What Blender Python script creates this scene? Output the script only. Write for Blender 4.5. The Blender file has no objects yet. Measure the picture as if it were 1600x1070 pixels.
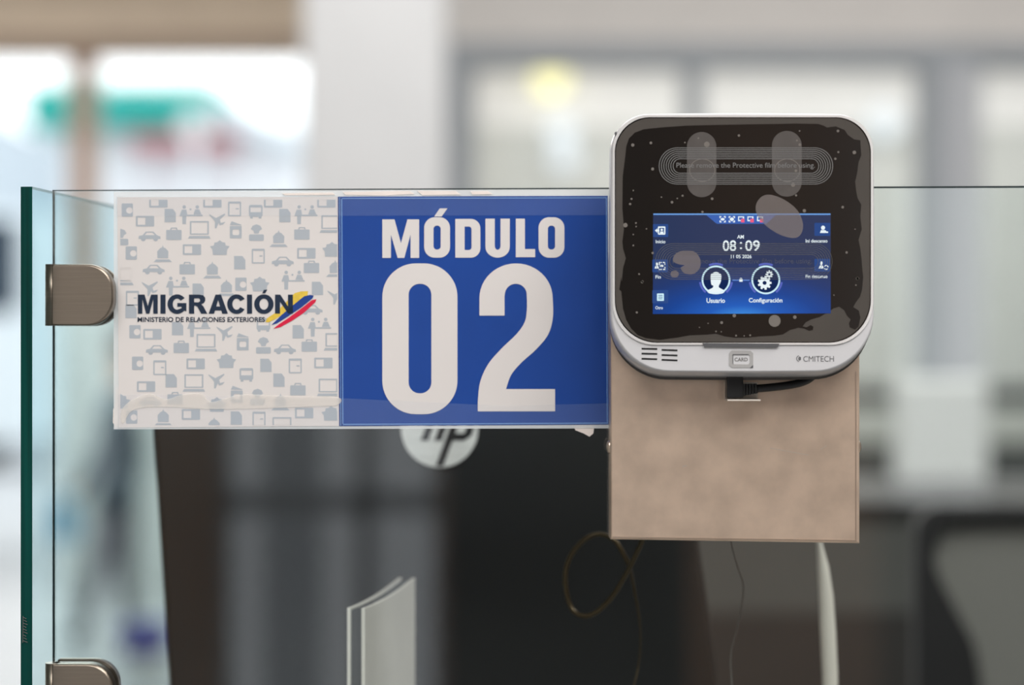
import bpy, bmesh, math, random
from mathutils import Vector, Matrix
from mathutils.geometry import tessellate_polygon
random.seed(7)
SC = bpy.context.scene
COL = SC.collection

# ------------------------------------------------------------------ camera, world, lights, exposure
FPX = 85.0 / 36.0 * 1600.0          # focal length in pixels of the 1600 px frame
CAMY, CAMZ = -1.465, 1.55
cam_data = bpy.data.cameras.new('camera'); cam = bpy.data.objects.new('camera', cam_data); COL.objects.link(cam)
cam.location = (0, CAMY, CAMZ); cam.rotation_euler = (math.pi / 2, 0, 0)
cam_data.lens = 85.0; cam_data.sensor_width = 36.0; cam_data.sensor_fit = 'HORIZONTAL'
cam_data.clip_start = 0.05; cam_data.clip_end = 300
cam_data.dof.use_dof = True; cam_data.dof.focus_distance = 1.432; cam_data.dof.aperture_fstop = 3.1
SC.camera = cam

world = bpy.data.worlds.new('overcast_sky'); SC.world = world; world.use_nodes = True
bg = world.node_tree.nodes['Background']
bg.inputs[0].default_value = (0.94, 0.97, 1.0, 1); bg.inputs[1].default_value = 2.1

def area(name, loc, size, power, color=(1, 1, 1), rot=(0, 0, 0)):
    l = bpy.data.lights.new(name, 'AREA'); l.shape = 'RECTANGLE'
    l.size, l.size_y = size; l.energy = power; l.color = color
    o = bpy.data.objects.new(name, l); COL.objects.link(o); o.location = loc; o.rotation_euler = rot
    return o
area('ceiling_light_panel', (0.2, -3.4, 4.2), (5.0, 2.6), 295, (1.0, 0.98, 0.97))
area('booth_light_panel', (0.6, 3.8, 4.2), (5.0, 3.4), 200, (1.0, 0.975, 0.95))
area('counter_fill_light', (1.9, -0.9, 4.2), (2.2, 1.6), 95, (1.0, 0.985, 0.97))  # added fill light, brightens the slim unit and badge behind the glass
area('hall_light_panel', (-3.6, 11.5, 4.2), (4.0, 5.0), 520, (1.0, 0.955, 0.92))
area('office_light_panel', (1.5, 10.6, 3.4), (6.0, 3.6), 225, (1.0, 0.985, 0.965))

SC.view_settings.view_transform = 'Standard'; SC.view_settings.look = 'None'
SC.view_settings.exposure = 0.0; SC.view_settings.gamma = 1.0; SC.view_settings.use_curve_mapping = False
SC.cycles.use_denoising = True
SC.cycles.max_bounces = 10; SC.cycles.transparent_max_bounces = 24
SC.cycles.caustics_reflective = False; SC.cycles.caustics_refractive = False

# ------------------------------------------------------------------ small helpers
def S(y): return (y - CAMY) / FPX                       # metres per frame pixel at world depth y
def P(px, py, y): s = S(y); return Vector(((px - 800) * s, y, CAMZ - (py - 535) * s))
def lin(c):
    c = c / 255.0
    return c / 12.92 if c <= 0.04045 else ((c + 0.055) / 1.055) ** 2.4
def rgb(r, g, b): return (lin(r), lin(g), lin(b), 1)

def mat(name, color, rough=0.5, metal=0.0, noise=0.0, scale=40.0, stretch=(1, 1, 1), emit=None, estr=1.0, spec=0.5, bump=0.0, coat=0.0):
    m = bpy.data.materials.new(name); m.use_nodes = True
    nt = m.node_tree; b = nt.nodes['Principled BSDF']
    b.inputs['Base Color'].default_value = color; b.inputs['Roughness'].default_value = rough
    b.inputs['Metallic'].default_value = metal; b.inputs['Specular IOR Level'].default_value = spec
    b.inputs['Coat Weight'].default_value = coat; b.inputs['Coat Roughness'].default_value = 0.05
    if emit:
        b.inputs['Emission Color'].default_value = emit; b.inputs['Emission Strength'].default_value = estr
    if noise or bump:
        tc = nt.nodes.new('ShaderNodeTexCoord'); mp = nt.nodes.new('ShaderNodeMapping'); mp.inputs['Scale'].default_value = stretch
        nz = nt.nodes.new('ShaderNodeTexNoise'); nz.inputs['Scale'].default_value = scale; nz.inputs['Detail'].default_value = 6
        nt.links.new(tc.outputs['Object'], mp.inputs[0]); nt.links.new(mp.outputs[0], nz.inputs['Vector'])
        if noise:
            r = nt.nodes.new('ShaderNodeValToRGB')
            lo = tuple(max(0, c * (1 - noise)) for c in color[:3]) + (1,); hi = tuple(min(1, c * (1 + noise)) for c in color[:3]) + (1,)
            r.color_ramp.elements[0].position = 0.3; r.color_ramp.elements[0].color = lo
            r.color_ramp.elements[1].position = 0.7; r.color_ramp.elements[1].color = hi
            nt.links.new(nz.outputs['Fac'], r.inputs[0]); nt.links.new(r.outputs[0], b.inputs['Base Color'])
        if bump:
            bp = nt.nodes.new('ShaderNodeBump'); bp.inputs['Strength'].default_value = bump; bp.inputs['Distance'].default_value = 0.001
            nt.links.new(nz.outputs['Fac'], bp.inputs['Height']); nt.links.new(bp.outputs[0], b.inputs['Normal'])
    return m

def glow(name, color, strength=1.0):
    m = bpy.data.materials.new(name); m.use_nodes = True; nt = m.node_tree
    nt.nodes.remove(nt.nodes['Principled BSDF'])
    e = nt.nodes.new('ShaderNodeEmission'); e.inputs[0].default_value = color; e.inputs[1].default_value = strength
    nt.links.new(e.outputs[0], nt.nodes['Material Output'].inputs[0]); return m

def pane_mat(name, tint, refl=1.0, rough=0.0):
    m = bpy.data.materials.new(name); m.use_nodes = True; nt = m.node_tree
    nt.nodes.remove(nt.nodes['Principled BSDF'])
    t = nt.nodes.new('ShaderNodeBsdfTransparent'); t.inputs[0].default_value = tint
    g = nt.nodes.new('ShaderNodeBsdfGlossy'); g.inputs['Roughness'].default_value = rough; g.inputs[0].default_value = (1, 1, 1, 1)
    f = nt.nodes.new('ShaderNodeFresnel'); f.inputs[0].default_value = 1.5
    ge = nt.nodes.new('ShaderNodeNewGeometry')
    a = nt.nodes.new('ShaderNodeMath'); a.operation = 'SUBTRACT'; a.inputs[0].default_value = 1.0
    b = nt.nodes.new('ShaderNodeMath'); b.operation = 'MULTIPLY'; c = nt.nodes.new('ShaderNodeMath'); c.operation = 'MULTIPLY'; c.inputs[1].default_value = refl
    c.use_clamp = True
    mx = nt.nodes.new('ShaderNodeMixShader')
    nt.links.new(ge.outputs['Backfacing'], a.inputs[1]); nt.links.new(a.outputs[0], b.inputs[0]); nt.links.new(f.outputs[0], b.inputs[1])
    nt.links.new(b.outputs[0], c.inputs[0]); nt.links.new(c.outputs[0], mx.inputs[0]); nt.links.new(t.outputs[0], mx.inputs[1]); nt.links.new(g.outputs[0], mx.inputs[2])
    nt.links.new(mx.outputs[0], nt.nodes['Material Output'].inputs[0]); return m

def veil_mat(name, color, alpha, rough=0.35):
    m = mat(name, color, rough); m.node_tree.nodes['Principled BSDF'].inputs['Alpha'].default_value = alpha; return m

class MB:
    """collects vertices and faces in world metres"""
    def __init__(s): s.v = []; s.f = []; s.m = []; s.sm = []
    def add(s, verts, faces, mi=0, smooth=False):
        o = len(s.v); s.v += [Vector(p) for p in verts]
        for f in faces: s.f.append([i + o for i in f]); s.m.append(mi); s.sm.append(smooth)
    def box(s, a, b, mi=0):
        x0, y0, z0 = a; x1, y1, z1 = b
        s.add([(x0, y0, z0), (x1, y0, z0), (x1, y1, z0), (x0, y1, z0), (x0, y0, z1), (x1, y0, z1), (x1, y1, z1), (x0, y1, z1)],
              [(0, 3, 2, 1), (4, 5, 6, 7), (0, 1, 5, 4), (1, 2, 6, 5), (2, 3, 7, 6), (3, 0, 4, 7)], mi)
    def plate(s, loops, y, t, mi=0, mi_side=None, fn=None):
        """prism of a 2-D region (frame-pixel loops, first outer then holes) standing at depth y, thick t towards the viewer"""
        fn = fn or (lambda p, yy: P(p[0], p[1], y) * 1.0)
        flat = []
        for l in loops: flat += list(l)
        tris = tessellate_polygon([[Vector((p[0], p[1], 0)) for p in l] for l in loops])
        n = len(flat)
        base = [fn(p, y) for p in flat]
        front = [Vector((q.x, q.y - t, q.z)) for q in base]
        fs = []
        for a, b, c in tris:
            cr = (flat[b][0] - flat[a][0]) * (flat[c][1] - flat[a][1]) - (flat[b][1] - flat[a][1]) * (flat[c][0] - flat[a][0])
            if abs(cr) < 1e-9: continue
            t3 = (a, b, c) if cr < 0 else (a, c, b)
            fs.append(t3)
        o = len(s.v); s.v += base + front
        for t3 in fs:
            s.f.append([i + n + o for i in t3]); s.m.append(mi); s.sm.append(False)
            s.f.append([i + o for i in reversed(t3)]); s.m.append(mi); s.sm.append(False)
        k = 0
        for l in loops:
            L = len(l); ar = sum(l[i][0] * l[(i + 1) % L][1] - l[(i + 1) % L][0] * l[i][1] for i in range(L))
            for i in range(L):
                a, b = k + i + o, k + (i + 1) % L + o
                q = [a, a + n, b + n, b]
                if (ar > 0) != (l is not loops[0]): q.reverse()
                s.f.append(q); s.m.append(mi if mi_side is None else mi_side); s.sm.append(False)
            k += L
    def loft(s, rings, mi=0, cap0=True, cap1=True, smooth=True, closed=True):
        o = len(s.v); n = len(rings[0])
        for r in rings: s.v += [Vector(p) for p in r]
        for k in range(len(rings) - 1):
            for i in range(n if closed else n - 1):
                a = o + k * n + i; b = o + k * n + (i + 1) % n
                s.f.append([a, b, b + n, a + n]); s.m.append(mi); s.sm.append(smooth)
        if cap0: s.f.append([o + i for i in reversed(range(n))]); s.m.append(mi); s.sm.append(False)
        if cap1: s.f.append([o + (len(rings) - 1) * n + i for i in range(n)]); s.m.append(mi); s.sm.append(False)
    def tube(s, pts, r, n=10, mi=0):
        pts = [Vector(p) for p in pts]; rings = []; up = None
        for i, p in enumerate(pts):
            d = (pts[min(i + 1, len(pts) - 1)] - pts[max(i - 1, 0)]).normalized()
            if up is None: up = d.orthogonal().normalized()
            up = (up - d * up.dot(d)).normalized(); w = d.cross(up)
            rr_ = r[i] if isinstance(r, (list, tuple)) else r
            rings.append([p + (up * math.cos(2 * math.pi * k / n) + w * math.sin(2 * math.pi * k / n)) * rr_ for k in range(n)])
        s.loft(rings, mi)
    def ball(s, c, r, n=20, mi=0):
        c = Vector(c); rx, ry, rz = r if isinstance(r, tuple) else (r, r, r)
        rings = []
        for j in range(1, n // 2):
            t = math.pi * j / (n // 2)
            rings.append([c + Vector((rx * math.sin(t) * math.cos(2 * math.pi * k / n), ry * math.sin(t) * math.sin(2 * math.pi * k / n), -rz * math.cos(t))) for k in range(n)])
        s.loft(rings, mi)
    def build(s, name, mats, parent=None, bevel=0.0, recalc=True, smooth_angle=None):
        me = bpy.data.meshes.new(name)
        if parent is None:
            xs = [p.x for p in s.v]; ys = [p.y for p in s.v]; zs = [p.z for p in s.v]
            base = Vector(((min(xs) + max(xs)) / 2, (min(ys) + max(ys)) / 2, min(zs)))
        else: base = BASE[parent.name]
        me.from_pydata([p - base for p in s.v], [], s.f)
        if not isinstance(mats, (list, tuple)): mats = [mats]
        for m in mats: me.materials.append(m)
        for i, p in enumerate(me.polygons): p.material_index = s.m[i]; p.use_smooth = s.sm[i]
        if recalc:
            bm = bmesh.new(); bm.from_mesh(me); bmesh.ops.recalc_face_normals(bm, faces=bm.faces)
            if bevel:
                es = [e for e in bm.edges if len(e.link_faces) == 2 and e.calc_face_angle(0) > 0.6]
                bmesh.ops.bevel(bm, geom=es, offset=bevel, segments=3, profile=0.6, affect='EDGES', clamp_overlap=True)
            bm.to_mesh(me); bm.free()
        me.update()
        o = bpy.data.objects.new(name, me); COL.objects.link(o)
        if parent is None: o.location = base
        else: o.parent = parent
        BASE[o.name] = base
        return o
BASE = {}

def thing(name, label, cat, loc, group=None):
    o = bpy.data.objects.new(name, None); o.empty_display_size = 0.05; COL.objects.link(o)
    o.location = loc; BASE[o.name] = Vector(loc); tag(o, label, cat, group); return o
def tag(o, label, cat, group=None):
    o['label'] = label; o['category'] = cat
    if group: o['group'] = group
    return o
def struct(o): o['kind'] = 'structure'; return o

# ---- 2-D outlines in frame pixels
def rr(x0, y0, x1, y1, r, n=8):
    tl, tr, br, bl = r if isinstance(r, (tuple, list)) else (r, r, r, r)
    out = []
    for cx, cy, q, a0 in ((x0 + tl, y0 + tl, tl, 180), (x1 - tr, y0 + tr, tr, 270), (x1 - br, y1 - br, br, 0), (x0 + bl, y1 - bl, bl, 90)):
        for k in range(n + 1):
            a = math.radians(a0 + 90.0 * k / n); out.append((cx + q * math.cos(a), cy + q * math.sin(a)))
    return out
def rect(x0, y0, x1, y1): return [(x0, y0), (x1, y0), (x1, y1), (x0, y1)]
def ell(cx, cy, rx, ry=None, n=28, a=0.0):
    ry = ry or rx; ca, sa = math.cos(a), math.sin(a); o = []
    for k in range(n):
        t = 2 * math.pi * k / n; u, v = rx * math.cos(t), ry * math.sin(t); o.append((cx + u * ca - v * sa, cy + u * sa + v * ca))
    return o
def arcband(cx, cy, r0, r1, a0, a1, n=14):
    A = [math.radians(a0 + (a1 - a0) * k / n) for k in range(n + 1)]
    return [(cx + r1 * math.cos(a), cy + r1 * math.sin(a)) for a in A] + [(cx + r0 * math.cos(a), cy + r0 * math.sin(a)) for a in reversed(A)]
def smooth(pts, n=6, closed=True):
    out = []; L = len(pts)
    for i in range(L if closed else L - 1):
        g = (lambda k: pts[k % L]) if closed else (lambda k: pts[max(0, min(L - 1, k))])
        p0, p1, p2, p3 = g(i - 1), g(i), g(i + 1), g(i + 2)
        for k in range(n):
            t = k / n
            out.append(tuple(0.5 * (2 * p1[d] + (p2[d] - p0[d]) * t + (2 * p0[d] - 5 * p1[d] + 4 * p2[d] - p3[d]) * t * t + (3 * p1[d] - p0[d] - 3 * p2[d] + p3[d]) * t ** 3) for d in range(len(p1))))
    if not closed: out.append(tuple(pts[-1]))
    return out
def seg(x0, y0, x1, y1, w):
    d = math.hypot(x1 - x0, y1 - y0) or 1; nx, ny = -(y1 - y0) / d * w / 2, (x1 - x0) / d * w / 2
    return [(x0 + nx, y0 + ny), (x1 + nx, y1 + ny), (x1 - nx, y1 - ny), (x0 - nx, y0 - ny)]
def clip(loop, x0, y0, x1, y1):
    for ax, lim, sg in ((0, x0, 1), (0, x1, -1), (1, y0, 1), (1, y1, -1)):
        out = []
        for i in range(len(loop)):
            a, b = loop[i - 1], loop[i]; ina, inb = (a[ax] - lim) * sg >= 0, (b[ax] - lim) * sg >= 0
            if ina != inb:
                t = (lim - a[ax]) / (b[ax] - a[ax]); out.append((a[0] + (b[0] - a[0]) * t, a[1] + (b[1] - a[1]) * t))
            if inb: out.append(b)
        loop = out
        if len(loop) < 3: return []
    return loop

def text_geo(txt, bold=0.0):
    cu = bpy.data.curves.new('t', 'FONT'); cu.body = txt; cu.size = 1.0; cu.offset = bold; cu.resolution_u = 4; cu.fill_mode = 'FRONT'
    o = bpy.data.objects.new('t', cu); COL.objects.link(o)
    dg = bpy.context.evaluated_depsgraph_get(); me = bpy.data.meshes.new_from_object(o.evaluated_get(dg))
    V = [(v.co.x, v.co.y) for v in me.vertices]; F = [tuple(p.vertices) for p in me.polygons]
    bpy.data.objects.remove(o); bpy.data.curves.remove(cu); bpy.data.meshes.remove(me)
    return V, F
def text(mb, txt, x0, y0, x1, y1, y, bold=0.0, mi=0, shear=0.0):
    """lettering filling the frame box x0..x1, y0..y1, as flat ink at depth y"""
    V, F = text_geo(txt, bold)
    ax, bx = min(v[0] for v in V), max(v[0] for v in V); ay, by = min(v[1] for v in V), max(v[1] for v in V)
    pts = []
    for u, w in V:
        fx = (u - ax) / (bx - ax); fy = (w - ay) / (by - ay)
        pts.append(P(x0 + fx * (x1 - x0) + shear * fy, y1 - fy * (y1 - y0), y))
    o = len(mb.v); mb.v += pts
    for f in F:
        a, b, c = pts[f[0]], pts[f[1]], pts[f[2]]
        n = (b - a).cross(c - a)
        ff = list(f) if n.y < 0 else list(reversed(f))
        mb.f.append([i + o for i in ff]); mb.m.append(mi); mb.sm.append(False)

# ------------------------------------------------------------------ materials
M = {}
M['wall'] = mat('warm_white_wall_paint', rgb(232, 228, 224), 0.8, noise=0.03, scale=6)
M['column'] = mat('white_column_paint', rgb(218, 219, 220), 0.7, noise=0.02, scale=5)
M['office_upper'] = mat('white_office_paint', rgb(244, 242, 240), 0.8, noise=0.02, scale=4)
M['office_lower'] = mat('pale_grey_office_paint', rgb(200, 201, 197), 0.8, noise=0.03, scale=4)
M['frame'] = mat('grey_aluminium_frame', rgb(168, 174, 180), 0.5, noise=0.04, scale=8)
M['frame_lit'] = mat('lit_grey_aluminium', rgb(200, 203, 208), 0.5, noise=0.03, scale=8)
M['totem'] = mat('white_totem_enamel', rgb(219, 222, 218), 0.5, noise=0.01, scale=8)
M['sill'] = mat('pale_sill_stone', rgb(205, 210, 203), 0.6, noise=0.05, scale=12)
M['lowwall'] = mat('grey_low_wall_panel', rgb(92, 96, 94), 0.6, noise=0.05, scale=8)
M['tan'] = mat('tan_facade_cladding', rgb(212, 197, 178), 0.7, noise=0.06, scale=3)
M['tandark'] = mat('brown_head_trim', rgb(136, 118, 104), 0.6, noise=0.05, scale=5)
M['tanpost'] = mat('tan_post_paint', rgb(150, 122, 102), 0.6, noise=0.05, scale=5)
M['floor'] = mat('pale_polished_floor_tile', rgb(136, 139, 141), 0.3, noise=0.05, scale=3)
M['ceil'] = mat('white_ceiling_board', rgb(222, 218, 212), 0.9, noise=0.02, scale=4)
M['partition'] = mat('pale_grey_hall_partition', rgb(172, 176, 176), 0.7, noise=0.03, scale=3)
M['wood'] = mat('brown_wood_panel', rgb(150, 116, 92), 0.55, noise=0.15, scale=5, stretch=(6, 6, 0.6))
M['rear_black'] = mat('reflection_darkening_black', rgb(15, 15, 15), 0.7, noise=0.1, scale=6)  # unseen rear surfaces kept black to darken what the glass mirrors
M['edge_green'] = mat('polished_green_glass_edge', rgb(1, 58, 52), 0.2, spec=0.15, noise=0.4, scale=5, stretch=(60, 60, 1))
M['edge_thin'] = mat('thin_dark_glass_edge', rgb(30, 44, 46), 0.3, noise=0.1, scale=20)
M['edge_top'] = mat('pale_polished_top_edge', rgb(200, 212, 206), 0.15, noise=0.15, scale=9, stretch=(3, 1, 1))
M['glass'] = pane_mat('clear_greenish_glass', (0.962, 0.982, 0.979, 1), 1.65)
M['sideglass'] = pane_mat('blue_green_side_glass', (0.81, 0.89, 0.90, 1), 0.6)
M['doorglass'] = pane_mat('grey_tinted_door_glass', (0.86, 0.87, 0.88, 1), 1.0)
M['smoke_pane'] = pane_mat('smoke_reflection_pane', (0.66, 0.67, 0.68, 1), 1.0)
M['winglass'] = pane_mat('window_glass', (0.97, 0.985, 0.985, 1), 1.0)
M['nickel'] = mat('brushed_nickel', rgb(142, 131, 118), 0.33, 1.0, noise=0.06, scale=30, stretch=(1, 1, 30))
M['paper'] = mat('printed_paper', rgb(220, 214, 210), 0.35, spec=0.4, noise=0.012, scale=20)
M['icon'] = mat('grey_blue_print', rgb(174, 180, 186), 0.35, spec=0.4)
M['navy'] = mat('navy_print', rgb(22, 40, 62), 0.35, spec=0.4)
M['yellow'] = mat('yellow_print', rgb(226, 192, 72), 0.35, spec=0.4, noise=0.1, scale=300)
M['blueflag'] = mat('flag_blue_print', rgb(26, 62, 138), 0.35, spec=0.4)
M['red'] = mat('red_print', rgb(214, 28, 66), 0.35, spec=0.4)
M['blue'] = mat('royal_blue_print', rgb(20, 66, 146), 0.3, spec=0.4, noise=0.05, scale=25)
M['blue_dark'] = mat('dark_blue_print', rgb(14, 44, 118), 0.3, spec=0.4)
M['blue_line'] = mat('pale_blue_line_print', rgb(120, 160, 214), 0.3, spec=0.4)
M['tape'] = veil_mat('clear_tape', rgb(205, 220, 238), 0.035, 0.12)
M['tape_shiny'] = veil_mat('lifted_tape_shine', rgb(246, 240, 232), 0.30, 0.25)  # pale shine of the lifted tape put into the veil colour
M['laminate'] = veil_mat('clear_laminate_margin', rgb(240, 242, 242), 0.55, 0.2)  # whitish highlights of the clear margin put into the colour
M['white_tape_and_glint'] = mat('white_tape_and_glint', rgb(238, 226, 218), 0.5, noise=0.04, scale=90)
M['silver'] = mat('silver_satin_plastic', rgb(214, 213, 214), 0.32, 0.15, noise=0.01, scale=50, spec=0.5)
M['shell'] = mat('grey_back_shell', rgb(84, 80, 76), 0.4, 0.2)
M['chrome'] = mat('bright_rim_metal', rgb(240, 238, 236), 0.2, 0.35)
M['black_glass'] = mat('black_front_glass', rgb(14, 14, 15), 0.06, spec=0.5)
M['film_air_sheen'] = mat('lifted_film_grey_sheen', rgb(76, 71, 66), 0.28, spec=0.5, noise=0.05, scale=40)  # grey air-gap reflection put into the film's base colour
M['film_dark'] = mat('film_stuck_on_black_glass', rgb(30, 27, 25), 0.12, spec=0.4)
M['sensor'] = mat('smoky_sensor_window', rgb(86, 81, 78), 0.3, spec=0.4, noise=0.12, scale=90)
M['bubble'] = mat('film_air_bubble', rgb(118, 112, 106), 0.3)
M['film_line'] = mat('grey_film_print', rgb(116, 115, 114), 0.4)
M['film_line_faint'] = veil_mat('faint_film_print', rgb(98, 96, 92), 0.36)
M['veil'] = veil_mat('film_air_pocket_veil', rgb(136, 126, 122), 0.42)
M['black'] = mat('black_plastic', rgb(20, 20, 21), 0.4, noise=0.1, scale=60)
M['rubber'] = mat('black_rubber', rgb(16, 16, 17), 0.45)
M['grey_print'] = mat('grey_print', rgb(95, 95, 97), 0.4)
M['card_grey'] = mat('grey_card_mark', rgb(168, 166, 164), 0.35)
M['card_dark'] = mat('dark_card_mark', rgb(112, 110, 108), 0.35)
M['tab'] = mat('dark_grey_tab', rgb(86, 86, 88), 0.4)
M['steel'] = mat('brown_brushed_steel', rgb(230, 206, 184), 0.38, 0.85, noise=0.13, scale=45, bump=0.0)
M['steel_edge'] = mat('bright_steel_edge', rgb(220, 200, 182), 0.3, 1.0)
M['zinc'] = mat('pale_zinc_plate', rgb(232, 222, 210), 0.35, 0.2)
M['scratch'] = mat('bright_scratch', rgb(215, 200, 186), 0.4, 0.6)
M['mon'] = mat('black_monitor_back', rgb(26, 28, 28), 0.55, noise=0.12, scale=500, spec=0.35)
M['logo'] = mat('brushed_logo_silver', rgb(236, 237, 232), 0.35, 0.1, noise=0.08, scale=60, stretch=(1, 1, 8))
M['logo_ink'] = mat('logo_black', rgb(22, 23, 22), 0.5)
M['alu'] = mat('satin_aluminium', rgb(226, 222, 211), 0.4, 0.1, noise=0.04, scale=30)
M['core'] = mat('dark_grey_core', rgb(58, 60, 60), 0.5)
M['bronze'] = mat('dark_bronze_cable_sheath', rgb(70, 58, 38), 0.3, 0.65)
M['cord'] = mat('grey_thin_cord', rgb(92, 94, 92), 0.5)
M['dkcounter'] = mat('dark_grey_counter_panel', rgb(90, 91, 87), 0.6, noise=0.06, scale=10)
M['dkcounter2'] = mat('charcoal_counter_panel', rgb(48, 46, 43), 0.6, noise=0.06, scale=10)
M['dktop'] = mat('black_counter_top', rgb(34, 33, 32), 0.4, noise=0.08, scale=20)
M['chairframe'] = mat('black_chair_plastic', rgb(9, 10, 11), 0.6, noise=0.1, scale=40)
M['deskgrey'] = mat('grey_desk_laminate', rgb(150, 153, 150), 0.6, noise=0.05, scale=12)
M['worktop'] = mat('grey_worktop_laminate', rgb(120, 118, 114), 0.5, noise=0.08, scale=20)
M['outwall'] = mat('pale_render_outside', rgb(238, 238, 240), 0.9, noise=0.02, scale=1)
M['teal'] = mat('teal_roof_fascia', rgb(0, 156, 146), 0.8, noise=0.05, scale=2)
M['buswin'] = mat('dark_blue_bus_glass', rgb(30, 48, 64), 0.5, spec=0.1)
M['rose'] = mat('faded_red_awning', rgb(176, 104, 108), 0.8, noise=0.08, scale=2)
M['palegrey_roof'] = mat('pale_metal_roof', rgb(214, 222, 226), 0.7, noise=0.03, scale=1)
M['bluegrey'] = mat('pale_blue_grey_render', rgb(188, 198, 206), 0.9, noise=0.04, scale=1)
M['ground'] = mat('pale_concrete_ground', rgb(176, 178, 180), 0.9, noise=0.05, scale=2)
M['teal_cloth'] = mat('dark_teal_cloth', rgb(26, 58, 72), 0.9, noise=0.1, scale=15)
M['navy_cloth'] = mat('dark_navy_cloth', rgb(26, 40, 52), 0.9, noise=0.1, scale=15)
M['skin'] = mat('skin', rgb(176, 132, 108), 0.6, noise=0.04, scale=20)
M['hair'] = mat('dark_hair', rgb(30, 24, 22), 0.6, noise=0.2, scale=90)
M['bluebag'] = mat('light_blue_cloth', rgb(96, 150, 178), 0.8, noise=0.1, scale=20)
M['violet'] = mat('violet_blue_crate_plastic', rgb(66, 72, 158), 0.5, noise=0.05, scale=20)
M['lamp_warm'] = glow('warm_lamp_glow', (1.0, 0.92, 0.50, 1), 1.7)
M['lamp_cool'] = glow('cool_lamp_glow', (0.92, 0.97, 1.0, 1), 1.15)

# chair mesh: woven threads with small holes
def weave(name, color):
    m = mat(name, color, 0.8); nt = m.node_tree; b = nt.nodes['Principled BSDF']
    tc = nt.nodes.new('ShaderNodeTexCoord'); w = nt.nodes.new('ShaderNodeTexWave'); w.inputs['Scale'].default_value = 160
    r = nt.nodes.new('ShaderNodeValToRGB'); r.color_ramp.elements[0].color = (0.72, 0.72, 0.72, 1); r.color_ramp.elements[0].position = 0.3
    nt.links.new(tc.outputs['Object'], w.inputs['Vector']); nt.links.new(w.outputs['Color'], r.inputs[0]); nt.links.new(r.outputs[0], b.inputs['Alpha'])
    return m
M['weave'] = weave('grey_woven_chair_mesh', rgb(124, 124, 118))

# the reader's lit display: blue wallpaper, brighter towards the middle of its lower edge
def screen_mat(cx, cz, hw, hh):
    m = bpy.data.materials.new('lit_blue_display'); m.use_nodes = True; nt = m.node_tree
    nt.nodes.remove(nt.nodes['Principled BSDF'])
    tc = nt.nodes.new('ShaderNodeTexCoord'); mp = nt.nodes.new('ShaderNodeMapping'); mp.vector_type = 'TEXTURE'
    mp.inputs['Location'].default_value = (cx, 0, cz - hh * 1.15); mp.inputs['Scale'].default_value = (hw * 1.75, 1000, hh * 1.25)
    gr = nt.nodes.new('ShaderNodeTexGradient'); gr.gradient_type = 'SPHERICAL'
    r = nt.nodes.new('ShaderNodeValToRGB'); e = r.color_ramp.elements
    e[0].position = 0.0; e[0].color = rgb(44, 56, 90); e[1].position = 1.0; e[1].color = rgb(70, 160, 240)
    for p, c in ((0.25, (36, 58, 112)), (0.5, (26, 68, 146)), (0.75, (30, 92, 186))):
        k = e.new(p); k.color = rgb(*c)
    em = nt.nodes.new('ShaderNodeEmission'); gl = nt.nodes.new('ShaderNodeBsdfGlossy'); gl.inputs['Roughness'].default_value = 0.1; gl.inputs[0].default_value = (0.03, 0.03, 0.03, 1)
    ad = nt.nodes.new('ShaderNodeAddShader')
    nt.links.new(tc.outputs['Object'], mp.inputs[0]); nt.links.new(mp.outputs[0], gr.inputs[0]); nt.links.new(gr.outputs['Fac'], r.inputs[0])
    nt.links.new(r.outputs[0], em.inputs[0]); nt.links.new(em.outputs[0], ad.inputs[0]); nt.links.new(gl.outputs[0], ad.inputs[1])
    nt.links.new(ad.outputs[0], nt.nodes['Material Output'].inputs[0]); return m
U = {k: glow('display_' + k, rgb(*c), 1.0) for k, c in dict(white=(235, 246, 250), ice=(190, 240, 245), tile=(48, 76, 136), tab=(64, 100, 178), line=(110, 160, 225),
     ring=(205, 238, 250), lilac=(92, 104, 190), dark=(22, 40, 84), pink=(240, 96, 130), link=(100, 140, 215)).items()}

# ================================================================== THE SETTING
FY = 16.5        # glazed facade
WY = 7.5         # office window wall
RX0 = -0.5       # return wall between them
m = MB(); m.box((-8, -6.8, -0.1), (8, FY + 0.4, 0)); struct(m.build('floor', M['floor']))
m = MB(); m.box((-8, -6.8, 4.3), (8, FY + 0.4, 4.4)); struct(m.build('ceiling', M['ceil']))
m = MB(); m.box((-8.15, -6.8, 0), (-8, FY + 0.4, 4.3)); struct(m.build('wall_left', M['wall']))
m = MB(); m.box((8, -6.8, 0), (8.15, FY + 0.4, 4.3)); struct(m.build('wall_right', M['wall']))
m = MB(); m.box((RX0, WY + 0.16, 0), (RX0 + 0.15, FY + 0.4, 4.3)); struct(m.build('wall_middle', M['wall']))
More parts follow.
